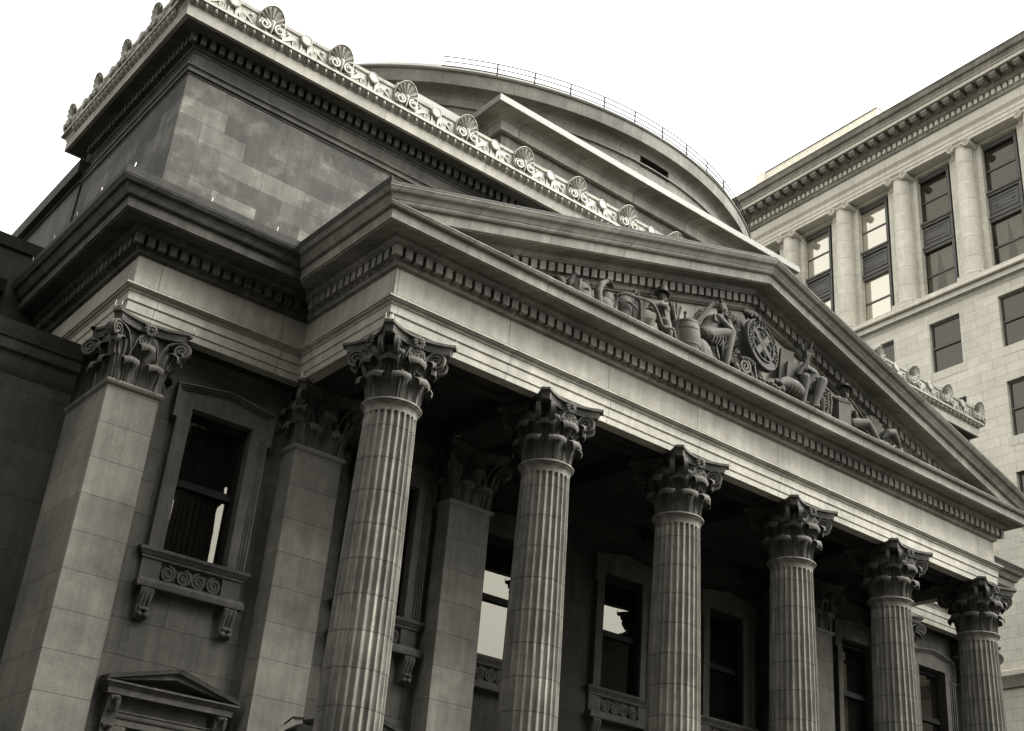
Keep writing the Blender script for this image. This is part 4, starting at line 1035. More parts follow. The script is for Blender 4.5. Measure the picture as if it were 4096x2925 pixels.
# 3 tusk and bundle
mb = MB(); P = [(4.02, SY-.2, SZ+.16), (3.98, SY-.2, SZ+.40), (4.04, SY-.2, SZ+.60), (4.18, SY-.18, SZ+.74), (4.34, SY-.18, SZ+.80)]
mb.tube(P, [.09, .085, .075, .055, .03], 12); mb.ell((4.30, SY-.15, SZ+.77), (.15, .10, .035), 12, 6, Matrix.Rotation(.5, 3, 'Y'))
mb.ell((4.38, SY, SZ+.30), (.22, .22, .36), 16, 10); mb.ell((4.25, SY-.08, SZ+.18), (.20, .2, .24), 14, 8); mb.cap((4.45, SY-.2, SZ+.1), (4.52, SY-.2, SZ+.55), .05, .04)
carve('carved_bundle', mb, 'carved cloth bundle with a curved horn and cap beside it, left part of the pediment', 'sculpture', GP)
# 4 cask with rope coils and 9 barrel
def barrel(x, y, z, h, r, tilt=0):
    mb = MB(); n = 28
    prof = [(r*(.80+.20*sin(pi*i/10)), h*i/10) for i in range(11)]
    Mx = Matrix.Translation((x, y, z)) @ Matrix.Rotation(tilt, 4, 'Y'); rings = []
    for rr, zz in prof: rings.append([Mx @ Vector(((rr-(.006 if k % 2 else 0))*cos(2*pi*k/n), (rr-(.006 if k % 2 else 0))*sin(2*pi*k/n), zz)) for k in range(n)])
    rings.append([Mx @ Vector((r*.74*cos(2*pi*k/n), r*.74*sin(2*pi*k/n), h)) for k in range(n)]); rings.append([Mx @ Vector((r*.74*cos(2*pi*k/n), r*.74*sin(2*pi*k/n), h-.03)) for k in range(n)])
    mb.loft(rings); hps = []
    for q in (.06, .26, .72, .93):
        rr = r*(.80+.20*sin(pi*q))+.008; hp = MB(); hps.append(hp)
        hp.loft([[Mx @ Vector((ro*cos(2*pi*k/n), ro*sin(2*pi*k/n), h*q+dz)) for k in range(n)] for ro, dz in ((rr-.03, -.02), (rr, -.02), (rr, .02), (rr-.03, .02))])
    return mb, hps
mb, hp = barrel(4.78, SY+.02, SZ, .72, .25, .06)
o = tag(link('carved_cask', mb.mesh('carved_cask', M['sculpt'], 40)), 'upright carved cask wrapped with thick rope beside the hatted man', 'sculpture', GP); [plainpart('hoop', h_, o) for h_ in hp]
# 5 curved anchor or paddle shape
mb = MB()
mb.tube([(5.02, SY+.1, SZ+.1), (5.03, SY+.05, SZ+.55), (5.10, SY, SZ+.85), (5.19, SY, SZ+.94), (5.27, SY, SZ+.80), (5.33, SY, SZ+.50), (5.38, SY, SZ+.1)], [.07, .09, .08, .06, .07, .08, .08], 12)
mb.ell((5.16, SY+.02, SZ+.50), (.10, .10, .36), 14, 10); mb.tube([(5.17, SY-.09, SZ+.93), (5.24, SY-.12, SZ+.70), (5.26, SY-.12, SZ+.35)], .03, 8); mb.cap((5.15, SY-.02, SZ+.98), (5.18, SY-.02, SZ+1.02), .04, .03)
carve('carved_sack', mb, 'tall carved sack with a rounded tied top just left of the hatted man', 'sculpture', GP)
# 6 standing man hauling a rope
mb = MB(); s = .80
q = head(mb, (5.92, SY-.08, 15.225), (1, -.12, -.02), s, 0, True, True)
torso(mb, (6.02, SY, SZ+.62), (6.01, SY, SZ+.90), (5.97, SY-.03, SZ+1.03), .135, .115, (.35, -1, 0))
limb(mb, (5.93, SY-.15, SZ+.93), (5.70, SY-.22, SZ+.86), (5.50, SY-.20, SZ+.74), (.062, .052, .038)); hand(mb, (5.50, SY-.20, SZ+.74), (-1, 0, -.2), (0, -.3, 1), .8, .8)
limb(mb, (6.08, SY+.10, SZ+.92), (5.80, SY+.02, SZ+.82), (5.55, SY-.08, SZ+.72), (.06, .05, .038)); hand(mb, (5.55, SY-.08, SZ+.72), (-1, 0, -.1), (0, .2, 1), .8, .8)
limb(mb, (6.03, SY-.09, SZ+.58), (6.06, SY-.16, SZ+.32), (6.10, SY-.12, SZ+.04), (.095, .072, .05)); limb(mb, (6.06, SY+.06, SZ+.58), (6.12, SY+.02, SZ+.32), (6.22, SY+.08, SZ+.04), (.095, .072, .05))
for x, y in ((6.07, -.16), (6.20, .04)): mb.ell((x-.03, SY+y, SZ+.03), (.10, .05, .04), 10, 6)
for k in range(4): mb.tube([(5.93+k*.05, SY-.12, SZ+.86-k*.02), (5.98+k*.04, SY-.13, SZ+.70), (5.96+k*.05, SY-.11, SZ+.52)], .016, 6)   # waistcoat folds
mb.tube([(6.0+.14*cos(t), SY+.12*sin(t), SZ+.62) for t in [i*pi/8 for i in range(17)]], .022, 8)
man = carve('carved_man', mb, 'carved standing man in a tall hat and waistcoat hauling a rope to the left', 'sculpture', GP, .011)
mb = MB()
mb.lathe([(.17, 0), (.175, .012), (.115, .03), (.100, .05), (.108, .15), (.10, .165), (.02, .17)], 28)
vs = [Matrix.Translation((5.905, SY-.075, 15.30)) @ Matrix.Rotation(.10, 4, 'Y') @ Vector(v) for v in mb.v]; mb.v = [tuple(v) for v in vs]; plainpart('hat', mb, man)
def rope(pts, r=.03):
    """two-strand twisted rope along a polyline"""
    mb = MB(); P = [Vector(p) for p in pts]; S = []
    for i in range(len(P)-1):
        for k in range(10):
            t = k/10; p0 = P[max(i-1, 0)]; p1 = P[i]; p2 = P[i+1]; p3 = P[min(i+2, len(P)-1)]
            S.append(.5*((2*p1)+(p2-p0)*t+(2*p0-5*p1+4*p2-p3)*t*t+(3*p1-p0-3*p2+p3)*t**3))
    S.append(P[-1])
    for ph in (0, 2*pi/3, 4*pi/3):
        C_ = []
        for i, p in enumerate(S):
            tn = (S[min(i+1, len(S)-1)]-S[max(i-1, 0)]).normalized(); a = tn.cross(Vector((0, 1, 0.2))).normalized(); b = tn.cross(a); an = ph+i*.75
            C_.append(p+(a*cos(an)+b*sin(an))*r*.5)
        mb.tube(C_, r*.62, 6)
    return mb
o = tag(link('carved_rope', rope([(4.50, SY-.27, SZ+.52), (4.62, SY-.32, SZ+.60), (4.85, SY-.32, SZ+.62), (5.2, SY-.30, SZ+.70), (5.50, SY-.24, SZ+.72), (5.62, SY-.28, SZ+.52), (5.72, SY-.30, SZ+.30), (5.95, SY-.24, SZ+.36), (6.12, SY-.22, SZ+.38), (6.22, SY-.22, SZ+.12)], .034).mesh('carved_rope', M['sculpt'], 60)), 'thick twisted carved rope running from the cask to the hatted man and down his legs', 'rope', GP)
o2 = rope([(4.52, SY-.26, SZ+.38), (4.75, SY-.30, SZ+.45), (5.03, SY-.26, SZ+.40)], .03)
plainpart('rope_coil', o2, o)
# 7 wheat sheaf, 8 pointed sack
mb = MB()
for i in range(26):
    a = -.55+1.0*i/25; r = .36+random.uniform(-.05, .06); y = SY+.1+random.uniform(-.06, .06)
    mb.cap((6.50, y, SZ+.72), (6.46+sin(a)*r, y-.02, SZ+.86+cos(a)*r), .016, .03, 7)
mb.cap((6.52, SY+.1, SZ+.1), (6.50, SY+.1, SZ+.85), .16, .10); mb.tube([(6.42+.16*(i/10), SY-.02, SZ+.80-.02*sin(i)) for i in range(11)], .02, 6)
mb.cap((6.78, SY+.12, SZ+.5), (6.80, SY+.1, SZ+1.16), .035, .03); mb.ell((6.80, SY+.1, SZ+1.20), .045, 8, 6)
carve('carved_wheat_sheaf', mb, 'carved sheaf with fanned ears and a pole standing behind the barrel', 'sculpture', GP)
mb = MB(); mb.cap((6.42, SY-.04, SZ+.2), (6.44, SY-.05, SZ+.50), .17, .14); mb.cap((6.44, SY-.05, SZ+.55), (6.43, SY-.08, SZ+.90), .13, .02)
for k in range(5): mb.tube([(6.34+k*.05, SY-.17, SZ+.3), (6.38+k*.03, SY-.16, SZ+.6), (6.43, SY-.1, SZ+.85)], .014, 6)
carve('carved_sack', mb, 'carved pointed sack leaning against the left side of the barrel', 'sculpture', GP)
mb, hp = barrel(6.64, SY-.12, SZ, .80, .29)
o = tag(link('carved_barrel', mb.mesh('carved_barrel', M['sculpt'], 40)), 'large carved stave barrel with hoops between the man and the seated figure', 'sculpture', GP); [plainpart('hoop', h_, o) for h_ in hp]
# 10 seated figure with quiver on a rock
mb = MB()
mb.ell((7.10, SY, SZ+.22), (.34, .30, .42), 14, 9); mb.ell((7.38, SY+.05, SZ+.15), (.30, .28, .32), 14, 9); mb.box(6.95, 7.6, SY-.15, SY+.25, SZ-.03, SZ+.15)
carve('carved_rock', mb, 'rough carved rock under the seated figure with the quiver', 'sculpture', GP, .02)
mb = MB(); s = .95
q = head(mb, (7.79, SY-.10, 15.665), (1, -.25, -.15), s, .18, False, True)
for p in ((-.02, -.07, .15), (.0, -.09, .20), (.0, -.02, .17)): mb.ell(q(*p), .05*s, 8, 6)
torso(mb, (7.26, SY-.02, SZ+.78), (7.52, SY-.03, SZ+1.20), (7.66, SY-.06, SZ+1.37), .19, .155, (.3, -1, 0))
limb(mb, (7.52, SY-.20, SZ+1.26), (7.84, SY-.30, SZ+1.02), (7.88, SY-.18, SZ+1.32), (.085, .07, .048)); hand(mb, (7.88, SY-.18, SZ+1.34), (-.2, .3, 1), (1, 0, 0), .95, .8)
limb(mb, (7.60, SY+.16, SZ+1.24), (7.78, SY+.14, SZ+.98), (7.86, SY-.02, SZ+1.16), (.08, .068, .048)); hand(mb, (7.84, SY-.04, SZ+1.16), (.3, -.8, .5), (0, 0, 1), .95, .7)
limb(mb, (7.25, SY-.13, SZ+.74), (7.86, SY-.26, SZ+.98), (7.74, SY-.24, SZ+.14), (.14, .105, .06)); limb(mb, (7.30, SY+.10, SZ+.72), (7.82, SY+.06, SZ+.90), (7.96, SY-.02, SZ+.1), (.135, .10, .06))
mb.ell((7.81, SY-.27, SZ+.07), (.13, .06, .05), 10, 6); mb.ell((8.02, SY-.05, SZ+.06), (.12, .06, .05), 10, 6)
for k in range(6): mb.tube([(7.28+k*.10, SY-.27, SZ+.82+k*.02), (7.30+k*.09, SY-.30, SZ+.66), (7.26+k*.08, SY-.26, SZ+.52)], .02, 6)
for k in range(5): mb.cap((7.40+k*.05, SY-.20, SZ+1.30), (7.38+k*.055, SY-.24, SZ+1.12), .026, .02, 7)
for k in range(4): mb.cap((7.46, SY-.2-.02*k, SZ+.56-.1*k), (7.50, SY-.26, SZ+.2), .03, .02, 7)
seat1 = carve('carved_seated_figure', mb, 'carved seated figure with quiver on the back resting chin on hand, left of the shield', 'sculpture', GP, .012)
mb = MB(); a = Vector((7.42, SY-.06, SZ+1.58)); b = Vector((6.99, SY+.02, SZ+.92)); mb.tube([a, a.lerp(b, .1), b.lerp(a, .1), b], [.062, .058, .05, .045], 12)
for k in range(6): mb.tube([a, a+Vector((.06+.012*k, -.02+.02*(k % 2), .14-.02*k))], .016, 6)
plainpart('quiver', mb, seat1)
mb = MB()
for k in range(9):
    t = k/8; mb.tube([(7.28-.28*sin(t*1.3)+.0, SY+.10, SZ+1.46-.9*t), (7.15-.30*sin(t*1.3), SY+.12, SZ+1.30-.9*t), (7.06-.28*sin(t*1.3), SY+.12, SZ+1.02-.8*t)], [.035, .04, .015], 6)
plainpart('cloak', mb, seat1)
# 11 oak foliage
mb = MB()
for i in range(150):
    u = random.random(); z = SZ+.35+u*1.32; w = .26*(1-.55*abs(u-.45)); x = 8.20+random.uniform(-w, w); y = SY+.12+random.uniform(-.16, .10)
    R3 = Matrix.Rotation(random.uniform(-.8, .8), 3, 'Y') @ Matrix.Rotation(random.uniform(-.7, .7), 3, 'X')
    c = Vector((x, y, z))
    for e in (0, -1, 1): mb.ell(c+R3 @ Vector((e*.035, 0, .03-.03*abs(e))), (.026, .016, .07-.025*abs(e)), 6, 5, R3 @ Matrix.Rotation(e*.5, 3, 'Y'))
    mb.tube([c+R3 @ Vector((0, -.018, -.05)), c+R3 @ Vector((0, -.02, .08))], .006, 4)
mb.ell((8.2, SY+.24, SZ+.95), (.22, .08, .75), 12, 8)
tag(link('carved_oak_spray', mb.mesh('carved_oak_spray', M['sculpt'], 60)), 'tall carved spray of oak leaves filling the space left of the oval shield', 'sculpture', GP)
# 12 shield with motto
SC = Vector((9.13, SY-.06, 15.33)); SR = .64; LEAN = Matrix.Rotation(-.10, 3, 'X') @ Matrix.Rotation(.12, 3, 'Z')
def sh(x, y, z): return SC+LEAN @ Vector((x*.96, y, z*1.02))
mb = MB(); n = 72
def rg(r, y): return [sh(r*cos(2*pi*k/n), y, r*sin(2*pi*k/n)) for k in range(n)]
mb.loft([rg(SR-.05, .12), rg(SR, .08), rg(SR, -.02), rg(SR-.02, -.045), rg(SR-.04, -.045), rg(SR-.045, -.012), rg(.435, -.012), rg(.43, -.05), rg(.405, -.05), rg(.40, .01), rg(.2, -.012), rg(.05, -.015)])
shield = tag(link('carved_shield', mb.mesh('carved_shield', M['sculpt'], 35)), 'round carved coat of arms with diagonal cross and motto ring in the pediment', 'coat of arms', GP)
mb = MB()
for a in (pi/4, 3*pi/4):
    d = Vector((cos(a), 0, sin(a))); p = Vector((-sin(a), 0, cos(a)))
    for off, wd, y in ((0, .052, -.035 if a < 1 else -.038), (.062, .012, -.045), (-.062, .012, -.045)):
        q = []
        for e in (-.41, .41):
            for f in (-wd, wd): q.append((d*e+p*(off+f)))
        vs = [sh(v.x, yy, v.z) for yy in (y, .01) for v in (q[0], q[1], q[3], q[2])]
        mb.add(vs, [(0, 1, 2, 3), (7, 6, 5, 4), (0, 4, 5, 1), (1, 5, 6, 2), (2, 6, 7, 3), (3, 7, 4, 0)])
plainpart('diagonal_cross', mb, shield)
mb = MB()
for cx, cz in ((-.25, -.0), (.25, 0), (0, .25), (0, -.25)):
    for k in range(9):
        a = k*2*pi/9+.2; L = .085 if k % 2 else .11
        mb.tube([sh(cx, -.03, cz), sh(cx+L*.6*cos(a), -.06, cz+L*.6*sin(a)), sh(cx+L*cos(a), -.04, cz+L*sin(a))], [.014, .026, .008], 6)
    mb.ell(sh(cx, -.05, cz), .035, 8, 6)
plainpart('plant_emblem', mb, shield)
def letter(ch, size):
    cu = bpy.data.curves.new('t', 'FONT'); cu.body = ch; cu.size = size; cu.extrude = .022; cu.align_x = 'CENTER'; cu.resolution_u = 4
    ob = bpy.data.objects.new('t', cu); COL.objects.link(ob); dg = bpy.context.evaluated_depsgraph_get(); me = bpy.data.meshes.new_from_object(ob.evaluated_get(dg))
    vs = [v.co.copy() for v in me.vertices]; fs = [tuple(p.vertices) for p in me.polygons]
    bpy.data.objects.remove(ob); bpy.data.curves.remove(cu); bpy.data.meshes.remove(me); return vs, fs
mb = MB(); cache = {}
def word(txt, a0, a1):
    for i, ch in enumerate(txt):
        a = radians(a0+(a1-a0)*i/(len(txt)-1))
        if ch not in cache: cache[ch] = letter(ch, .185)
        vs, fs = cache[ch]; T = Vector((sin(a), 0, -cos(a))); Rr = Vector((cos(a), 0, sin(a)))
        out = []
        for v in vs:
            p = Rr*.455+T*v.x*1.0+Rr*v.y; out.append(sh(p.x, -.03-v.z, p.z))
        mb.add(out, fs)
word('CONCORDIA', 208, 72); word('SALUS', 40, -30)
plainpart('motto_lettering', mb, shield)
# beaver on top
mb = MB(); mb.ell((8.90, SY+.0, 16.02), (.24, .11, .10), 14, 8, Matrix.Rotation(.18, 3, 'Y')); mb.ell((8.64, SY-.03, 16.00), (.105, .085, .085), 12, 8); mb.ell((8.555, SY-.05, 15.975), (.05, .045, .04), 8, 6)
for e in (-1, 1): mb.ell((8.66, SY+e*.06, 16.075), .022, 6, 5)
mb.ell((9.17, SY, 15.965), (.13, .06, .028), 10, 6, Matrix.Rotation(.55, 3, 'Y'))
for x, y in ((8.74, -.08), (8.74, .06), (9.0, -.09), (9.0, .06)): mb.cap((x, SY+y, 15.98), (x-.02, SY+y-.02, 15.90), .05, .03, 8)
carve('carved_beaver', mb, 'small carved beaver crouching on top of the round coat of arms', 'sculpture', GP, .010)
# scroll mask below
mb = MB()
spiral(mb, (8.28, SY-.25, SZ+.32), (1, 0, 0), .17, 2.0, wid=.07, thick=.03, stem=[(8.66, SY-.25, SZ+.10), (8.60, SY-.25, SZ+.42), (8.42, SY-.25, SZ+.52)])
mb.tube([(8.10, SY-.2, SZ+.35), (8.05, SY-.28, SZ+.2), (8.12, SY-.3, SZ+.05)], [.05, .07, .04], 8); mb.tube([(8.45, SY-.28, SZ+.28), (8.52, SY-.3, SZ+.14), (8.46, SY-.3, SZ+.04)], [.04, .05, .03], 8)
for k in range(6): mb.ell((8.18+k*.08, SY-.30, SZ+.47+.05*sin(k*.6)), (.04, .05, .05), 8, 6)
tag(link('carved_scroll', mb.mesh('carved_scroll', M['sculpt'], 40)), 'carved leafy scroll at the foot of the round coat of arms', 'sculpture', GP)
# horn of plenty with fruit
mb = MB()
mb.tube([(10.16, SY-.22, SZ+.36), (9.95, SY-.26, SZ+.42), (9.70, SY-.28, SZ+.42), (9.45, SY-.28, SZ+.32)], [.20, .19, .16, .13], 16)
for k in range(5): mb.tube([(10.1-k*.12+.0, SY-.22+.2*cos(t), SZ+.38+.02*k*0+.2*sin(t)) for t in [i*pi/6 for i in range(13)]], .018, 6)
for i in range(46):
    x = random.uniform(8.72, 9.62); z = SZ+random.uniform(.05, .26+.18*max(0, (x-9.1))); mb.ell((x, SY-.34+random.uniform(-.08, .12), z), random.uniform(.04, .085), 9, 6)
mb.box(8.7, 10.2, SY-.2, SY+.2, SZ-.03, SZ+.18)
carve('carved_horn_of_plenty', mb, 'carved horn of plenty spilling round fruit under the coat of arms', 'sculpture', GP, .013)
# upright slab or books
mb = MB(); Mx = Matrix.Translation((9.98, SY+.02, SZ+.72)) @ Matrix.Rotation(.14, 4, 'Y') @ Matrix.Rotation(-.3, 4, 'Z')
mb.box(-.17, .17, -.05, .05, -.70, .80, Mx); mb.box(-.10, .23, .06, .12, -.70, .88, Mx); mb.box(-.02, .27, -.14, -.055, -.70, .45, Mx)
tag(link('carved_slab', mb.mesh('carved_slab', M['sculpt'])), 'plain upright carved slabs leaning between the coat of arms and the feather crowned figure', 'sculpture', GP)
# seated figure with feather crown
mb = MB(); s = 1.0
q = head(mb, (10.62, SY-.14, 15.60), (-.75, -.65, .05), s, 0, False, True)
for k in range(9):
    a = -1.5+k*.38; d = q(.075*sin(a), -.01-.075*cos(a)+.06, .10); e = q(.105*sin(a), -.02-.10*cos(a)+.07, .27); mb.cap(d, e, .022, .030, 8)
mb.tube([q(.092*sin(t), .092*cos(t)-.01, .09) for t in [i*pi/8 for i in range(17)]], .018, 6)
torso(mb, (10.70, SY-.0, SZ+.66), (10.70, SY-.03, SZ+1.14), (10.66, SY-.07, SZ+1.34), .24, .16, (1, -.35, 0))
limb(mb, (10.46, SY-.10, SZ+1.22), (10.18, SY-.22, SZ+.88), (10.28, SY-.34, SZ+1.10), (.085, .07, .05)); hand(mb, (10.28, SY-.34, SZ+1.10), (.1, -.3, 1), (1, -.5, 0), 1.0, .9)
limb(mb, (10.94, SY-.08, SZ+1.22), (11.06, SY-.18, SZ+.92), (10.78, SY-.34, SZ+.94), (.085, .07, .05)); hand(mb, (10.78, SY-.34, SZ+.94), (-1, -.1, -.1), (0, 0, 1), 1.0, .7)
limb(mb, (10.58, SY-.08, SZ+.64), (10.26, SY-.36, SZ+.74), (10.22, SY-.30, SZ+.08), (.14, .105, .065)); limb(mb, (10.82, SY-.08, SZ+.64), (10.80, SY-.42, SZ+.82), (10.56, SY-.36, SZ+.12), (.14, .11, .068))
mb.ell((10.20, SY-.38, SZ+.05), (.07, .12, .05), 10, 6); mb.ell((10.52, SY-.44, SZ+.06), (.08, .12, .05), 10, 6)
mb.ell((10.78, SY+.05, SZ+.36), (.32, .28, .42), 14, 9)
for k in range(9): a = -.9+k*.22; mb.cap((10.66+.17*sin(a), SY-.19-.05*cos(a), SZ+1.28-.10*cos(a)), (10.66+.20*sin(a), SY-.22-.05*cos(a), SZ+1.20-.12*cos(a)), .018, .012, 7)
for k in range(8): mb.tube([(10.44+k*.075, SY-.17, SZ+1.0), (10.46+k*.07, SY-.20, SZ+.78), (10.50+k*.06, SY-.22, SZ+.60)], .017, 6)
for k in range(7): mb.cap((11.00+k*.02, SY-.16-.01*k, SZ+.72-.03*k), (11.12, SY-.18, SZ+.06), .035, .02, 8)
seat2 = carve('carved_seated_figure', mb, 'carved seated figure wearing a crown of feathers, right of the coat of arms', 'sculpture', GP, .012)
mb = MB(); mb.tube([(10.34, SY-.38, SZ+1.24), (10.24, SY-.36, SZ+1.05), (10.10, SY-.30, SZ+.80)], [.055, .035, .025], 10); plainpart('club', mb, seat2)
# tools, chest
mb = MB()
mb.tube([(11.18, SY-.2, SZ+.86), (11.34, SY-.2, SZ+.84), (11.40, SY-.2, SZ+.60), (11.36, SY-.2, SZ+.30)], .035, 8)
for k in range(6): mb.tube([(11.12, SY-.1-.01*k, SZ+.76-k*.075), (11.22, SY-.24, SZ+.75-k*.075), (11.30, SY-.2, SZ+.77-k*.075)], .026, 8)
mb.tube([(11.30, SY-.05, SZ+.9), (11.26, SY-.2, SZ+.1)], .03, 8); mb.ell((11.28, SY, SZ+.2), (.16, .2, .25), 10, 7)
tag(link('carved_tools', mb.mesh('carved_tools', M['sculpt'], 40)), 'carved tools and coiled line standing between the two right hand figures', 'sculpture', GP)
mb = MB(); Mx = Matrix.Translation((11.76, SY-.20, SZ+.34)) @ Matrix.Rotation(-.25, 4, 'Z'); mb.box(-.17, .17, -.14, .14, -.36, .32, Mx); mb.box(-.185, .185, -.155, .155, .32, .36, Mx)
tag(link('carved_chest', mb.mesh('carved_chest', M['sculpt'])), 'plain carved block like chest under the arm of the reclining man', 'sculpture', GP)
# reclining man with wide hat
mb = MB(); s = .88
q = head(mb, (12.04, SY-.12, 15.20), (-.15, -1, -.1), s, 0, True, True)
torso(mb, (12.24, SY-.02, SZ+.40), (12.06, SY-.03, SZ+.76), (12.02, SY-.07, SZ+.95), .17, .13, (1, -.1, -.25))
limb(mb, (11.88, SY-.06, SZ+.88), (11.62, SY-.12, SZ+.78), (11.84, SY-.30, SZ+.74), (.07, .058, .042)); hand(mb, (11.84, SY-.30, SZ+.74), (1, -.2, -.2), (0, 0, 1), .85, .7)
limb(mb, (12.20, SY-.06, SZ+.84), (12.30, SY-.2, SZ+.56), (12.08, SY-.34, SZ+.54), (.07, .058, .042)); hand(mb, (12.08, SY-.34, SZ+.54), (-1, -.1, 0), (0, 0, 1), .85, .7)
limb(mb, (12.22, SY-.12, SZ+.34), (12.66, SY-.26, SZ+.46), (13.02, SY-.30, SZ+.10), (.12, .09, .055)); limb(mb, (12.28, SY+.04, SZ+.30), (12.74, SY-.06, SZ+.30), (13.16, SY-.16, SZ+.08), (.12, .09, .055))
mb.ell((13.08, SY-.32, SZ+.09), (.12, .05, .06), 10, 6); mb.ell((13.22, SY-.17, SZ+.07), (.11, .05, .06), 10, 6)
mb.ell((12.1, SY+.05, SZ+.14), (.40, .25, .26), 12, 8); mb.cap((12.2, SY-.15, SZ+.95), (12.62, SY-.2, SZ+.58), .025, .02)
for k in range(5): mb.tube([(12.02+k*.05, SY-.17, SZ+.84), (12.10+k*.05, SY-.19, SZ+.60), (12.20+k*.04, SY-.17, SZ+.42)], .015, 6)
rec = carve('carved_reclining_man', mb, 'carved reclining bearded man in a broad brimmed hat with legs stretched to the right', 'sculpture', GP, .012)
mb = MB(); mb.lathe([(.20, -.012), (.205, 0), (.12, .022), (.10, .035), (.088, .11), (.05, .13), (.01, .132)], 28)
mb.v = [tuple(Matrix.Translation((12.04, SY-.11, 15.285)) @ Matrix.Rotation(.14, 4, 'Y') @ Matrix.Rotation(.12, 4, 'X') @ Vector(v)) for v in mb.v]; plainpart('hat', mb, rec)
# shell fan and fish among weeds
mb = MB()
for k in range(9):
    a = radians(20+k*17); mb.cap((13.16, SY-.02, SZ+.26), (13.16+.46*cos(a), SY-.06, SZ+.30+.50*sin(a)), .03, .075, 9)
mb.ell((13.16, SY-.05, SZ+.22), (.16, .12, .16), 10, 7)
carve('carved_shell', mb, 'large carved fan shell beyond the feet of the reclining man', 'sculpture', GP)
mb = MB(); mb.tube([(13.35, SY-.18, SZ+.30), (13.50, SY-.22, SZ+.50), (13.72, SY-.22, SZ+.56), (13.92, SY-.2, SZ+.42), (14.05, SY-.18, SZ+.28)], [.03, .10, .13, .08, .02], 12); mb.ell((14.12, SY-.18, SZ+.24), (.08, .02, .09), 8, 6)
for k in range(22):
    x = 13.35+random.random()*1.25; mb.tube([(x, SY-.15+random.uniform(-.1, .1), SZ), (x+random.uniform(-.1, .15), SY-.25, SZ+.16), (x+random.uniform(.05, .3), SY-.22, SZ+random.uniform(.15, .32)*(1.1-(x-13.35)*.45))], [.03, .026, .012], 6)
carve('carved_fish', mb, 'carved fish lying among weeds at the far right end of the pediment group', 'sculpture', GP)

# ================================================================== small fittings
def floodlight(x, y, rz, label):
    z = zA(.9, 14.33)-SL*abs(9-x)
    t = thing('floodlight', (x, y, z), label, 'floodlight', 'floodlights on the pediment roof')
    mb = MB(); mb.tube([(x, y, z-.02), (x, y, z+.16)], .022, 8); mb.box(x-.07, x+.07, y-.05, y+.05, z-.01, z+.015); part('stand', mb, M['iron'], t)
    mb = MB(); Mx = Matrix.Translation((x, y, z+.24)) @ Matrix.Rotation(rz, 4, 'Z') @ Matrix.Rotation(-.45, 4, 'X'); mb.loft([[Mx @ Vector((a*k, d, b*k)) for a, b in ((-.17, -.09), (.17, -.09), (.17, .09), (-.17, .09))] for d, k in ((-.12, 1), (-.10, 1.06), (0, .9), (.1, .55))]); part('lamp_head', mb, M['flash'], t)
floodlight(2.35, .5, .3, 'small grey floodlight on the left slope of the pediment roof, the lower of two')
floodlight(3.0, .5, -.6, 'small grey floodlight tilted on the left slope of the pediment roof, the upper of two')
t = thing('wall_lantern', (.45, 2.2, 4.8), 'black iron wall lantern half hidden by the foot of the first column', 'lantern')
mb = MB(); mb.box(.28, .66, 2.06, 2.44, 4.8, 5.34); mb.loft([[(.47+a*k, 2.25+b*k, z) for a, b in ((-.24, -.21), (.24, -.21), (.24, .21), (-.24, .21))] for z, k in ((5.34, 1.1), (5.40, 1.0), (5.50, .4))]); part('lantern_body', mb, M['iron'], t, None)
mb = MB(); mb.tube([(.47, 2.25, 5.48), (.47, 2.30, 5.62), (.42, 2.6, 5.66), (.40, 2.84, 5.56)], .016, 8); mb.tube([(.25, 2.25, 5.56), (.62, 2.25, 5.60)], .009, 6); part('bracket', mb, M['iron'], t)

EXPOSURE = 2.3

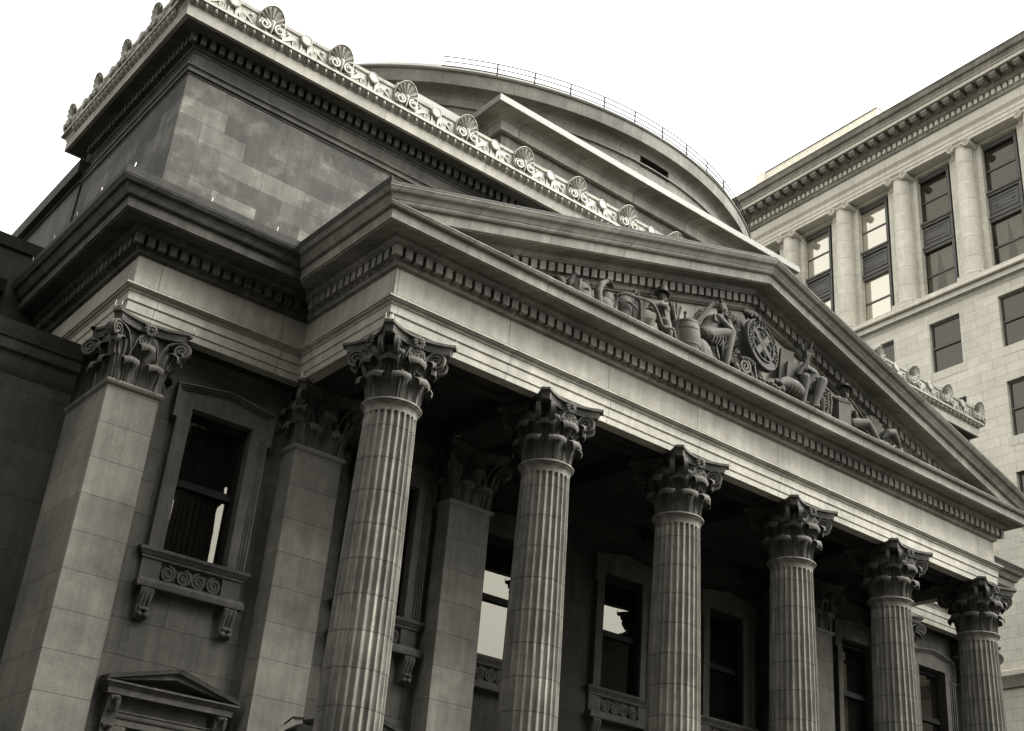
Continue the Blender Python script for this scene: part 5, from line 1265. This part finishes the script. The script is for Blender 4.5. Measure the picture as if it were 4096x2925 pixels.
# ================================================================== LIGHT, SKY, CAMERA
SUN_EL, SUN_AZ = 50, 52       # azimuth measured from -Y (out of the facade) toward +X
w = bpy.data.worlds.new("World"); scene.world = w; w.use_nodes = True
nt = w.node_tree; nt.nodes.clear()
o = nt.nodes.new('ShaderNodeOutputWorld'); bg = nt.nodes.new('ShaderNodeBackground'); sk = nt.nodes.new('ShaderNodeTexSky')
sk.sky_type = 'NISHITA'; sk.sun_disc = False; sk.sun_elevation = radians(SUN_EL); sk.sun_rotation = radians(180-SUN_AZ)
sk.altitude = 0; sk.air_density = 2.0; sk.dust_density = 6.0; sk.ozone_density = 1.0
bw = nt.nodes.new('ShaderNodeRGBToBW'); nt.links.new(sk.outputs[0], bw.inputs[0])
cb = nt.nodes.new('ShaderNodeCombineXYZ')
for i, k in enumerate((1.0, 1.0, .985)):
    m = nt.nodes.new('ShaderNodeMath'); m.operation = 'MULTIPLY'; m.inputs[1].default_value = k; nt.links.new(bw.outputs[0], m.inputs[0]); nt.links.new(m.outputs[0], cb.inputs[i])
nt.links.new(cb.outputs[0], bg.inputs[0]); bg.inputs[1].default_value = .15; nt.links.new(bg.outputs[0], o.inputs[0])
sun = bpy.data.lights.new('sun', 'SUN'); sun.energy = 1.0; sun.angle = radians(26); sun.color = (1, .985, .95)
so = bpy.data.objects.new('sun', sun); COL.objects.link(so)
d = Vector((sin(radians(SUN_AZ))*cos(radians(SUN_EL)), -cos(radians(SUN_AZ))*cos(radians(SUN_EL)), sin(radians(SUN_EL))))
so.location = d*80; so.rotation_euler = d.to_track_quat('Z', 'Y').to_euler()

cam = bpy.data.cameras.new('camera'); co = bpy.data.objects.new('camera', cam); COL.objects.link(co)
cam.sensor_fit = 'HORIZONTAL'; cam.sensor_width = 36; cam.lens = 5045.546/4096*36; cam.clip_end = 2000; cam.clip_start = .1
Rc = [[0.7738633363478168, -0.6281055317383888, 0.08135709960576108], [0.3383673140503456, 0.3014234158517098, -0.8914322661642006], [0.5353906026808659, 0.717375330894451, 0.44579091195884224]]
X, Y, Z = Vector(Rc[0]), -Vector(Rc[1]), -Vector(Rc[2])
mw = Matrix((X, Y, Z)).transposed().to_4x4(); mw.translation = (-10.566, -17.592, 1.6); co.matrix_world = mw
scene.camera = co
vs = scene.view_settings; vs.view_transform = 'Standard'; vs.look = 'None'; vs.exposure = EXPOSURE; vs.gamma = 1; vs.use_curve_mapping = False
scene.render.film_transparent = False
scene.cycles.max_bounces = 5; scene.cycles.diffuse_bounces = 1; scene.cycles.glossy_bounces = 3; scene.cycles.transparent_max_bounces = 6
